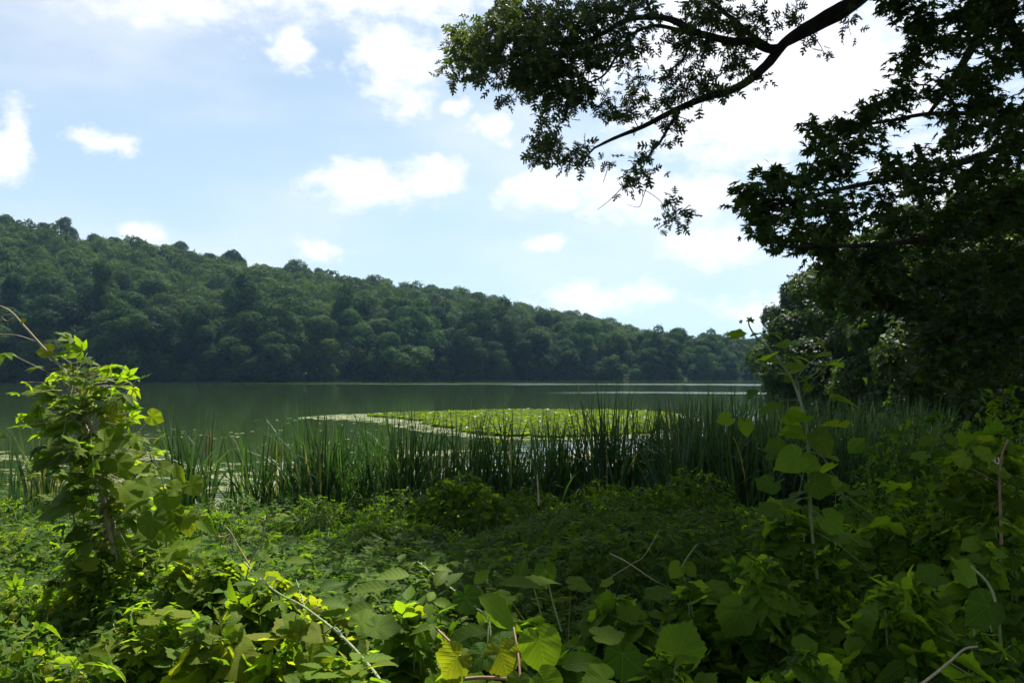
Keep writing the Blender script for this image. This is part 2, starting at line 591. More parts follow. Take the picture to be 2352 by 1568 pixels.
def water_mat():
    m, t = newmat('lake_water')
    nd = t.nodes.new; L = t.links.new
    geo = nd('ShaderNodeNewGeometry')
    sp = nd('ShaderNodeSeparateXYZ'); L(geo.outputs['Position'], sp.inputs[0])

    def noise(scale, sx, sy, det=3, rough=.5):
        mp = nd('ShaderNodeMapping'); mp.inputs['Scale'].default_value = (sx, sy, 1)
        L(geo.outputs['Position'], mp.inputs[0])
        n = nd('ShaderNodeTexNoise'); n.inputs['Scale'].default_value = scale; n.inputs['Detail'].default_value = det
        n.inputs['Roughness'].default_value = rough
        L(mp.outputs[0], n.inputs['Vector'])
        return n.outputs['Fac']

    def mth(op, a, b=None, c=None, clamp=False):
        n = nd('ShaderNodeMath'); n.operation = op; n.use_clamp = clamp
        for i, x in enumerate((a, b, c)):
            if x is None: continue
            if isinstance(x, (int, float)): n.inputs[i].default_value = x
            else: L(x, n.inputs[i])
        return n.outputs[0]

    def band(y0, hw, x0, x1, slope=0.0):
        yy = mth('ADD', sp.outputs[1], mth('MULTIPLY', sp.outputs[0], slope))
        wob = mth('MULTIPLY', mth('SUBTRACT', noise(.05, 1, .6, 4), .5), hw * 2.5)
        d = mth('ABSOLUTE', mth('SUBTRACT', mth('ADD', yy, wob), y0))
        a = mth('SUBTRACT', 1.0, mth('DIVIDE', d, hw), clamp=True)
        bx = mth('MULTIPLY', mth('SUBTRACT', sp.outputs[0], x0), 1 / 25.0, clamp=True)
        cx = mth('MULTIPLY', mth('SUBTRACT', x1, sp.outputs[0]), 1 / 25.0, clamp=True)
        return mth('MULTIPLY', mth('MULTIPLY', a, bx), cx)
    # wind-ruffled streaks out on the lake
    ruf = mth('MAXIMUM', band(172, 16, -60, 140, .12), band(103, 6, 0, 80))
    ruf = mth('MAXIMUM', ruf, mth('MULTIPLY', band(215, 8, -200, 140, .05), .35))
    ruf = mth('MULTIPLY', ruf, mth('MULTIPLY', noise(.4, .12, 1.0, 3), 1.7), clamp=True)
    h1 = noise(1.0, .5, 1.6, 3, .55)
    h2 = noise(5.0, .6, 1.3, 3, .6)
    hh = mth('ADD', mth('MULTIPLY', h1, 1.0), mth('MULTIPLY', h2, .16))
    bp = nd('ShaderNodeBump'); L(hh, bp.inputs['Height'])
    bp.inputs['Strength'].default_value = 1.0
    L(mth('ADD', .004, mth('MULTIPLY', ruf, .25)), bp.inputs['Distance'])
    pb = nd('ShaderNodeBsdfPrincipled')
    big = noise(.06, .6, 2.0, 4)
    rp = nd('ShaderNodeValToRGB'); L(big, rp.inputs[0])
    rp.color_ramp.elements[0].position = .3; rp.color_ramp.elements[0].color = (.021, .040, .005, 1)
    rp.color_ramp.elements[1].position = .7; rp.color_ramp.elements[1].color = (.030, .053, .006, 1)
    L(rp.outputs[0], pb.inputs['Base Color'])
    L(mth('ADD', .02, mth('MULTIPLY', ruf, .2)), pb.inputs['Roughness'])
    pb.inputs['IOR'].default_value = 1.333
    L(bp.outputs[0], pb.inputs['Normal'])
    out = nd('ShaderNodeOutputMaterial'); L(pb.outputs[0], out.inputs['Surface'])
    return m


MAT = {}
MAT['water'] = water_mat()
MAT['soil'] = solid_mat('soil', (.018, .016, .010), (.040, .036, .020), 3, .95, .1, .02)
MAT['forest_floor'] = solid_mat('forest_floor', (.012, .020, .008), (.03, .045, .015), .1, .95, .1)
MAT['bark'] = solid_mat('bark', (.030, .026, .022), (.085, .075, .062), 9, .9, .15, .02, (1, 1, .25))
MAT['bark_far'] = solid_mat('bark_far', (.05, .045, .04), (.12, .11, .095), 2, .9, .1)
MAT['stem'] = solid_mat('green_stem', (.10, .15, .035), (.20, .24, .08), 25, .5, .4)
MAT['cane'] = solid_mat('pale_cane', (.11, .16, .05), (.22, .26, .10), 30, .5, .4)
MAT['redstem'] = solid_mat('red_stem', (.16, .09, .05), (.28, .16, .09), 30, .55, .4)
MAT['wood'] = solid_mat('tan_wood', (.22, .19, .11), (.38, .33, .20), 40, .7, .2)
MAT['dead'] = solid_mat('dead_leaf', (.30, .22, .10), (.50, .40, .22), 20, .8, .2)
MAT['far'] = leaf_mat('forest_leaves', (.010, .031, .007), (.042, .083, .017), (.09, .11, .02), .30, .7, .10, objvar=1.0, noise=.25, tint=(1.3, 1.3, .6))
MAT['shore'] = leaf_mat('bank_tree_leaves', (.016, .036, .008), (.042, .080, .014), (.10, .12, .02), .35, .5, .2, objvar=.6, tint=(1.6, 1.5, .5))
MAT['oak'] = leaf_mat('oak_leaves', (.045, .072, .028), (.085, .125, .040), (.12, .15, .04), .42, .45, .3, tint=(1.5, 1.5, .6))
MAT['maple'] = leaf_mat('maple_leaves', (.022, .045, .012), (.050, .095, .016), (.12, .15, .02), .42, .42, .4, tint=(1.6, 1.6, .5))
MAT['grape'] = leaf_mat('grape_leaves', (.030, .078, .009), (.130, .220, .020), (.155, .180, .015), .55, .6, .08, veins=2, tint=(2.0, 1.9, .5), under=1.4)
MAT['serr'] = leaf_mat('toothed_leaves', (.028, .080, .007), (.140, .235, .018), (.155, .195, .018), .55, .55, .10, veins=1, tint=(2.0, 1.9, .45))
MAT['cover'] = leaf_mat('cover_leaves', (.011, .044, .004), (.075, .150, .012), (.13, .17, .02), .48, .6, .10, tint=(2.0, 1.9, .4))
MAT['reed'] = leaf_mat('reed_blades', (.014, .044, .014), (.044, .096, .025), (.18, .16, .08), .35, .45, .35, tint=(1.6, 1.6, .5))
MAT['spike'] = solid_mat('reed_spike', (.16, .09, .045), (.30, .19, .10), 20, .9, .1)
MAT['pad'] = leaf_mat('lily_pads', (.060, .110, .020), (.14, .19, .045), (.26, .23, .10), .12, .45, .3, tint=(1.2, 1.2, .4), under=1.0)
MAT['padup'] = leaf_mat('standing_pads', (.045, .095, .010), (.098, .150, .020), (.14, .16, .02), .50, .65, .05, tint=(1.8, 1.9, .2), under=1.0)
MAT['petal'] = solid_mat('petal', (.75, .75, .68), (.85, .85, .80), 20, .5, .3)
MAT['scum'] = solid_mat('duckweed', (.16, .19, .05), (.30, .30, .12), 3, .7, .3)


# ------------------------------------------------------------------ terrain functions
def shore_y(x):
    x = np.asarray(x, float)
    return 14.3 + .5 * np.sin(x * .55) + .3 * np.sin(x * 1.7 + 1) + np.where(x > 4.5, (x - 4.5) * 3.0, 0) + np.where(x < -9, (-9 - x) * .25, 0)


def near_z(x, y):
    d = (shore_y(x) - y) / np.where(np.asarray(x) > 4.5, 2.2, 1.0)
    up = .95 * sstep(d, 0, 11) + .06 * np.clip(d, 0, 3) / 3
    dn = -.9 * sstep(-d, 0, 6)
    return np.where(d > 0, up, dn) + np.where(d > 1, .03 * np.sin(x * 1.3) * np.cos(y * 1.1), 0) + np.clip((x - 30) / 60, 0, 1) * 4 * (d > 0)


RIDGE = np.array([(-900, 430), (-500, 470), (0, 492), (130, 512), (200, 545), (300, 550), (400, 578), (500, 590), (600, 604), (680, 600), (740, 620), (850, 640),
                  (900, 646), (1000, 658), (1100, 668), (1250, 692), (1400, 716), (1500, 730), (1600, 742), (1750, 756), (1900, 762), (2400, 750), (3200, 735)], float)


def far_shore(u):
    return 200 + 58 * sstep(u, -.45, .28) + 2.5 * np.sin(u * 31) + 1.5 * np.sin(u * 77 + 1) - 60 * sstep(u, .5, 1.0)


def far_ridge(u):
    return 350 + 90 * sstep(u, -.5, .3)


def far_ridge_h(u):
    row = np.interp(1176 + F * np.asarray(u), RIDGE[:, 0], RIDGE[:, 1])
    return CAMZ + (852 - row) / F * far_ridge(u) - 12.5 - 4.5 * sstep(np.asarray(u), -.25, .25)


def hill_z(x, y):
    u = np.asarray(x, float) / np.maximum(y, 1)
    s, r = far_shore(u), far_ridge(u)
    t = np.clip((y - s) / (r - s), 0, 1)
    h = far_ridge_h(u)
    z = h * (0.55 * t + .45 * sstep(t, 0, 1)) + .5 + 1.6 * np.sin(x * .06) * np.sin(y * .05) * t
    z = np.where(y > r, h + .5 - (y - r) * .10, z)
    return np.where(y < s, -1.0 + np.clip((y - s) / 6, -1, 0) + .9, z)


def build_terrain():
    # the near bank and everything behind the camera, as one sheet that runs on under the lake
    az = np.radians(np.concatenate([np.linspace(-60, 60, 141), np.linspace(63, 297, 60)]))
    r = np.concatenate([np.linspace(.2, 30, 90), 30 * 1.06 ** np.arange(1, 62)])
    A, Rr = np.meshgrid(az, r)
    X, Y = np.sin(A) * Rr, np.cos(A) * Rr
    Z = near_z(X, Y)
    Z = np.where(Y > 130, -1.5, Z)
    n, k = Z.shape
    V = np.stack([X, Y, Z], -1).reshape(-1, 3)
    i, j = np.meshgrid(np.arange(n - 1), np.arange(k), indexing='ij')
    a = i * k + j; b = i * k + (j + 1) % k
    T = np.concatenate([np.stack([a, b, b + k], -1).reshape(-1, 3), np.stack([a, b + k, a + k], -1).reshape(-1, 3)])
    T = np.vstack([T, [(0 * k + q, 0, (q + 1) % k) for q in range(1, k - 1)]])
    g = Geo(); g.add(V, T)
    tag(g.build('ground', MAT['soil'], col=False), kind='structure')
    # hill
    us = np.linspace(-1.15, 1.3, 130)
    ts = np.linspace(-.08, 1, 34)
    U, Tt = np.meshgrid(us, ts)
    Yh = np.where(Tt <= 1, far_shore(U) + (far_ridge(U) - far_shore(U)) * Tt, 0)
    ext = far_ridge(us)[None] + np.array([40, 120, 400])[:, None]
    Yh = np.vstack([Yh, ext]); U = np.vstack([U, np.tile(us, (3, 1))])
    X = U * Yh
    Z = hill_z(X, Yh)
    n, k = Z.shape
    V = np.stack([X, Yh, Z], -1).reshape(-1, 3)
    i, j = np.meshgrid(np.arange(n - 1), np.arange(k - 1), indexing='ij')
    a = i * k + j; b = a + 1
    T = np.concatenate([np.stack([a, b, b + k], -1).reshape(-1, 3), np.stack([a, b + k, a + k], -1).reshape(-1, 3)])
    g = Geo(); g.add(V, T)
    tag(g.build('hill', MAT['forest_floor'], col=False), kind='structure')
    # water
    xs = np.array([-900, 900.]); ys = np.array([-0, 420.])
    g = Geo(); g.add([(-900, 6, 0), (900, 6, 0), (900, 420, 0), (-900, 420, 0)], [(0, 1, 2), (0, 2, 3)])
    tag(g.build('lake_water', MAT['water'], smooth=False, col=False), kind='structure')


build_terrain()


# ------------------------------------------------------------------ far trees
def crown_geo(seed, H, W, nl, nc, size, low=.12, tip=.0, rnd=.30):
    """crown of leaf clumps set on the shells of many overlapping lobes"""
    r = np.random.default_rng(seed)
    lobes = []
    while len(lobes) < nl:
        h = r.uniform(0, 1)
        prof = math.sin(PI * min(1, (h * .80 + .16))) ** .75 * (1 - tip * h)
        a = r.uniform(0, 2 * PI)
        rr = W / 2 * prof * math.sqrt(r.uniform(.15, 1)) * .78
        lr = W * rnd * r.uniform(.55, 1.05) * (1 - .25 * h)
        lobes.append((rr * math.cos(a), rr * math.sin(a), H * (low + (1 - low) * h) - lr * .55 * h, lr))
    lobes = np.array(lobes)
    k = r.choice(nl, nc, p=lobes[:, 3] ** 2 / (lobes[:, 3] ** 2).sum())
    d = r.normal(size=(nc, 3)); d[:, 2] += .35
    d = unit(d)
    c = lobes[k]
    ph = r.uniform(0, 6.28, (nl, 3))[k]
    wob = np.sin(d[:, 0] * 7 + ph[:, 0]) * np.sin(d[:, 1] * 7 + ph[:, 1]) * np.sin(d[:, 2] * 6 + ph[:, 2])
    wob2 = np.sin(d[:, 0] * 15 + ph[:, 2]) * np.sin(d[:, 1] * 15 + ph[:, 0]) + np.sin(d[:, 2] * 17 + ph[:, 1])
    rag = np.where(r.random(nc) < .07, r.uniform(0, .28, nc), 0)
    P = c[:, :3] + d * c[:, 3:4] * (r.uniform(.86, 1.04, nc) + .20 * wob + .06 * wob2 + rag)[:, None] * [1, 1, .85]
    # leave out clumps buried in other lobes
    dist = np.linalg.norm((P[:, None] - lobes[None, :, :3]) / [1, 1, .82], axis=2) / lobes[None, :, 3]
    keep = dist.min(1) > .60
    P, d = P[keep], d[keep]
    nrm = unit(d + r.normal(size=P.shape) * .45)
    lc = np.zeros((len(P), 4)); lc[:, 0] = np.clip(.6 * r.random(len(P)) + .5 * r.random(nl)[k[keep]], 0, 1); lc[:, 1] = (r.random(len(P)) > .97) * r.random(len(P)) * .5
    return P, nrm, lc, lobes


def tree_parts(seed, H, W, nl, nc, size, mat, tpl=CLUMPS, **k):
    P, nrm, lc, lobes = crown_geo(seed, H, W, nl, nc, size, **k)
    g = Geo()
    idx = np.random.default_rng(seed).integers(0, len(tpl), len(P))
    sz = size * (0.7 + .6 * rng.random(len(P)))
    for q in range(len(tpl)):
        s = idx == q
        dd = rdir(int(s.sum()), -.4)
        scatter(g, tpl[q], P[s], nrm[s], dd, sz[s], lc[s])
    b = Geo()
    top = H * .8
    tp = np.array([(0, 0, -.6), (.1, 0, H * .25), (-.12, .1, H * .5), (.1, 0, top)])
    tube(b, smooth_path(tp, 5), H * .022, H * .006, 7)
    for L_ in lobes[:: max(1, len(lobes) // 9)]:
        z0 = min(max(H * .18, L_[2] * .55), top)
        s0 = np.array([0, 0, z0])
        tube(b, smooth_path([s0, (s0 + L_[:3]) / 2 + [0, 0, -H * .02], L_[:3]], 4), H * .009, H * .003, 5)
    return g, b


def make_tree(name, seed, H, W, nl, nc, size, label, mat, group=None, **k):
    root = empty(name, (0, 0, 0), label, 'tree', group)
    g, b = tree_parts(seed, H, W, nl, nc, size, mat, **k)
    g.build('crown', mat, root)
    b.build('trunk', MAT['bark_far'], root)
    return root


PROTO = [
    make_tree('broadleaf_tree', 11, 15, 14, 22, 9500, .48, 'x', MAT['far'], rnd=.25),
    make_tree('broadleaf_tree', 12, 16, 13, 26, 10000, .46, 'x', MAT['far'], rnd=.23, low=.08),
    make_tree('broadleaf_tree', 13, 13, 14, 18, 9000, .50, 'x', MAT['far'], rnd=.27),
    make_tree('broadleaf_tree', 14, 17, 12, 24, 9500, .46, 'x', MAT['far'], rnd=.25, tip=.15),
    make_tree('broadleaf_tree', 15, 14, 16, 30, 10500, .52, 'x', MAT['far'], rnd=.21, low=.05),
    make_tree('broadleaf_tree', 16, 17, 10, 24, 8000, .44, 'x', MAT['far'], rnd=.25, tip=.35, low=.06),
]
for p_ in PROTO:
    p_['used'] = 0


def place_tree(k, x, y, z, s, rot, label, group=None, sz=None, name=None):
    p = PROTO[k]
    if p['used'] == 0:
        r = p; p['used'] = 1
    else:
        r = dup_tree(p)
    r.location = (x, y, z); r.rotation_euler = (0, 0, rot); r.scale = (s, s, s if sz is None else sz)
    r['label'] = label; r['category'] = 'tree'
    if group: r['group'] = group
    elif 'group' in r: del r['group']
    if name: r.name = name
    return r


r2 = np.random.default_rng(5)
special = [  # px, depth behind the waterline, proto, scale, scale z, label
    (362, 4, 1, 1.18, 1.05, 'tall pale green tree at the far waterline, broadest crown on the left shore'),
    (462, 6, 5, 1.05, 1.0, 'pointed tree just right of the broad pale tree on the left shore'),
    (482, 1, 3, .50, .46, 'low bright green tree leaning out over the far water below the pointed tree'),
    (648, 0, 2, .34, .30, 'low pale grey green bush at the far waterline, left of centre'),
    (762, 0, 2, .22, .30, 'small upright pale bush at the far waterline right of the pale grey green bush'),
    (300, 0, 5, .33, .33, 'slim dark young tree in the gap left of the broad pale tree'),
    (205, 3, 4, .92, .80, 'dome shaped mid green tree at the far waterline left of the dark gap'),
    (735, 6, 0, 1.02, 1.0, 'rounded tree with tiered leaf clumps at the far waterline above the small pale bushes'),
    (575, 8, 1, .95, 1.0, 'dark dense tree at the far waterline between the pointed tree and the tiered round tree'),
    (1010, 4, 4, .75, .72, 'mid green low tree bulging forward at the middle of the far shore'),
    (1250, 3, 3, .72, .66, 'small cone topped tree at the far waterline right of the middle'),
    (1065, 26, 2, 1.1, 1.1, 'round topped tree rising over the middle of the far shore'),
    (1345, 12, 0, 1.15, 1.08, 'big round crown standing proud of the far shore right of the middle'),
]
occupied = []
for (px, dy, k, s, szz, lab) in special:
    u = (px - 1176) / F
    y = float(far_shore(u)) + dy
    x = u * y
    occupied.append((x, y, 5.5 * s))
    place_tree(k, x, y, float(hill_z(x, y)) - .4, s, r2.uniform(0, 6.28), lab, sz=szz)

zones = [(-9, -.40, 'left end under the highest ridge'), (-.40, -.22, 'left part of the far shore'), (-.22, -.04, 'stretch left of the middle'),
         (-.04, .14, 'stretch right of the middle'), (.14, 9, 'hazy right end of the far shore')]
cells = []
row = 0
y_off = 3.0
while y_off < 235:
    step = 8.2 if row < 3 else 9.5
    u = -.80
    while u < .62:
        s_, rg = float(far_shore(u)), float(far_ridge(u))
        y = s_ + y_off + r2.normal() * 1.6
        if y < rg + 8:
            x = u * y + r2.normal() * 1.5
            if all((x - a) ** 2 + (y - b) ** 2 > c * c for a, b, c in occupied):
                cells.append((row, x, y))
        u += step / (s_ + y_off)
    row += 1
    y_off += 8.5 if row > 2 else 7.0
# the trees that show largest: the front rows and the skyline row
inview = lambda x, y: -.62 < x / y < .40
cells_v = [(r_, x, y) for (r_, x, y) in cells if inview(x, y)]
front = [c for c in cells_v if c[0] <= 4]
sky_ = [c for c in cells_v if c[0] > 4 and c[2] > float(far_ridge(c[1] / c[2])) - 4]
mids = [c for c in cells_v if c not in front and c not in sky_]
room = 286 - len(front) - len(sky_[:70])
mids = sorted(mids, key=lambda c: c[0])
room = max(0, room - 62)
indiv = [(c, 'f') for c in front] + [(c, 's') for c in sky_[:70]] + [(c, 'm') for c in mids[:max(0, room)]]
chosen = set(c for c, _ in indiv)
rest = [c for c in cells if c not in chosen]
for (rw, x, y), kd in indiv:
    u = x / y
    zn = [z[2] for z in zones if z[0] <= u < z[1]][0]
    k = int(r2.integers(0, 6))
    s = r2.uniform(.85, 1.22)
    s *= 1 - .25 * float(sstep(u, -.08, .22))
    if rw < 3 and u < -.1: s *= 1.12
    if rw == 0:
        lab, grp = 'waterline tree at the foot of the wooded hill, ' + zn, 'waterline trees, ' + zn
        s *= r2.uniform(.72, 1.0)
    elif kd == 's':
        lab, grp = 'skyline tree on the wooded hill, ' + zn, 'skyline trees above the ' + zn
        s *= .85; k = int(r2.choice([0, 2, 4]))
    elif kd == 'f':
        lab, grp = 'tree on the lower slope of the wooded hill, ' + zn, 'lower slope trees, ' + zn
    else:
        lab, grp = 'tree on the middle slope of the wooded hill, ' + zn, 'middle slope trees, ' + zn
    place_tree(k, x, y, float(hill_z(x, y)) - .4, s, r2.uniform(0, 6.28), lab, grp, sz=s * r2.uniform(.88, 1.15) * (.9 if rw < 2 else 1))

# low shrubs leaning over the far waterline
u = -.64
while u < .46:
    y = float(far_shore(u)) + .6 + r2.uniform(-.5, 1.0)
    x = u * y
    if all((x - a) ** 2 + (y - b) ** 2 > 9 for a, b, c in occupied):
        zn = [z[2] for z in zones if z[0] <= u < z[1]][0]
        s = r2.uniform(.22, .42)
        place_tree(int(r2.choice([0, 2, 4])), x, y, -.3, s, r2.uniform(0, 6.28), 'low shrub leaning over the far waterline, ' + zn, 'waterline shrubs, ' + zn, sz=s * r2.uniform(.8, 1.2), name='waterline_shrub')['category'] = 'shrub'
    u += r2.uniform(3.2, 5.5) / y

# the rest of the wood as one mass
g = Geo()
protos_lo = []
for sd in (21, 22, 23, 24):
    P, nrm, lc, lob = crown_geo(sd, 13, 13, 20, 2600, 1.2, rnd=.26)
    protos_lo.append((P, nrm, lc))
for (rw, x, y) in rest:
    P, nrm, lc = protos_lo[int(r2.integers(0, 4))]
    a = r2.uniform(0, 6.28); s = r2.uniform(.8, 1.15)
    s *= 1 - .25 * float(sstep(x / y, -.08, .22))
    if y > far_ridge(x / y) - 14: s *= r2.uniform(.7, .95)
    R = np.array([[math.cos(a), -math.sin(a), 0], [math.sin(a), math.cos(a), 0], [0, 0, 1]])
    Q = (P * s) @ R.T + [x, y, float(hill_z(x, y)) - .4]
    l2 = lc.copy(); l2[:, 0] = np.clip(l2[:, 0] * .5 + r2.uniform(0, .6), 0, 1)
    scatter(g, CLUMP3[int(r2.integers(0, 4))], Q, nrm @ R.T, rdir(len(Q)), .95 * s, l2)
tag(g.build('forest', MAT['far']), 'dense wood covering the upper hillside behind the lake', 'forest', kind='stuff')
print('trees', len(indiv), 'rest', len(rest))

# ------------------------------------------------------------------ trees on the right bank, middle distance
BANKT = [
    (1905, 46, 7.6, 7.0, 31, 9000, 'leafy tree at the left end of the right bank clump, sun on its leaf tips'),
    (2010, 36, 7.3, 7.0, 32, 9000, 'rounded bank tree with glossy sunlit leaves under the maple boughs'),
    (2140, 30, 7.2, 7.0, 33, 9000, 'dark bank tree under the middle of the maple'),
    (2290, 24, 6.6, 6.5, 34, 9000, 'dark bank tree at the right edge under the maple'),
    (1850, 78, 11, 9, 35, 7000, 'far bank tree peeping out left of the right bank clump'),
    (1945, 66, 13, 10, 36, 7000, 'tall bank tree behind the sunlit round one'),
    (2100, 60, 13, 11, 37, 7000, 'big tree standing behind the dark bank trees'),
    (2280, 50, 13, 11, 38, 7000, 'tall dark tree at the back of the right bank'),
    (2480, 34, 9, 9, 39, 6000, 'tree on the right bank just outside the right edge'),
]
for (px, Y, H, W, sd, nc, lab) in BANKT:
    x = (px - 1176) / F * Y
    z = float(near_z(x, Y))
    root = empty('bank_tree', (0, 0, 0), lab, 'tree')
    g, b = tree_parts(sd, H, W, 34, int(nc * 1.7), .25 if Y < 50 else .38, None, tpl=CLUMPS, rnd=.19, low=.02)
    g.build('crown', MAT['shore'], root)
    b.build('trunk', MAT['bark'], root)
    root.location = (x, Y, max(z, 0.0) - .1)


# ------------------------------------------------------------------ skeleton growth for the near trees
GAPS = [at(1765, 800, 3.4), at(1870, 1010, 3.2), at(2240, 1060, 3.6)]
SD = np.array(sdir)


def shades_gap(c, rad=.26):
    """openings in the crowns that let flecks of sun down to the brush"""
    for p in GAPS:
        v = c - p
        t = v @ SD
        if t > 0 and np.linalg.norm(v - t * SD) < rad:
            return True
    return False


class Skel:
    def __init__(s):
        s.P = np.zeros((0, 3)); s.R = np.zeros(0)

    def add(s, P, R):
        s.P = np.vstack([s.P, P]); s.R = np.concatenate([s.R, R])


def grow(g, sk, targets, sag=.06, rmin=.004, rmax=.03, step=.25, sides=5, pull=None):
    """join every target to the nearest limb with a bent twig; returns the direction at each tip"""
    targets = np.asarray(targets)
    d0 = np.array([np.min(np.sum((sk.P - t) ** 2, 1)) for t in targets])
    dirs = np.zeros_like(targets)
    for i in np.argsort(d0):
        t = targets[i]
        dd = np.linalg.norm(sk.P - t, axis=1)
        cost = dd
        j = int(np.argmin(cost))
        s = sk.P[j]
        L = dd[j]
        n = max(3, int(L / step) + 2)
        mid = (s + t) / 2 + rng.normal(size=3) * L * .10 + np.array([0, 0, sag * L])
        P = smooth_path([s, mid, t], max(2, n // 2))
        r0 = min(sk.R[j] * .75, rmax, .004 + .012 * L)
        R = np.linspace(max(r0, rmin), rmin, len(P))
        tube(g, P, R, sides=sides)
        sk.add(P[1:], R[1:])
        dirs[i] = unit((P[-1] - P[-2])[None])[0]
    return dirs


def twig_leaves(g, tpl, tips, dirs, per, spread, size, up=.8, droop=.3, lcf=None, curl=.25):
    n = len(tips)
    idx = np.repeat(np.arange(n), per)
    m = len(idx)
    back = rng.random(m) ** 1.2
    off = -dirs[idx] * (back * spread * 1.4)[:, None] + rng.normal(size=(m, 3)) * spread * .42 * [1, 1, .7]
    pos = tips[idx] + off
    out = unit(off * .5 + dirs[idx] * .6 * spread + rng.normal(size=(m, 3)) * spread * .5)
    out[:, 2] -= droop
    nrm = rng.normal(size=(m, 3)) * .45; nrm[:, 2] += up
    sz = size * (.65 + .6 * rng.random(m))
    scatter(g, tpl, pos, nrm, out, sz, lcol(m, .15) if lcf is None else lcf(m), curl)


def px_targets(blobs, dens):
    """blobs: (px, py, rx, ry, Y, dY, weight)"""
    out = []
    for (px, py, rx, ry, Y, dY, wgt) in blobs:
        n = int(max(1, dens * wgt * rx * ry))
        a = rng.uniform(0, 2 * PI, n); r = np.sqrt(rng.random(n))
        out.append(atv(px + rx * r * np.cos(a), py + ry * r * np.sin(a), Y + dY * rng.uniform(-1, 1, n)))
    return np.vstack(out)


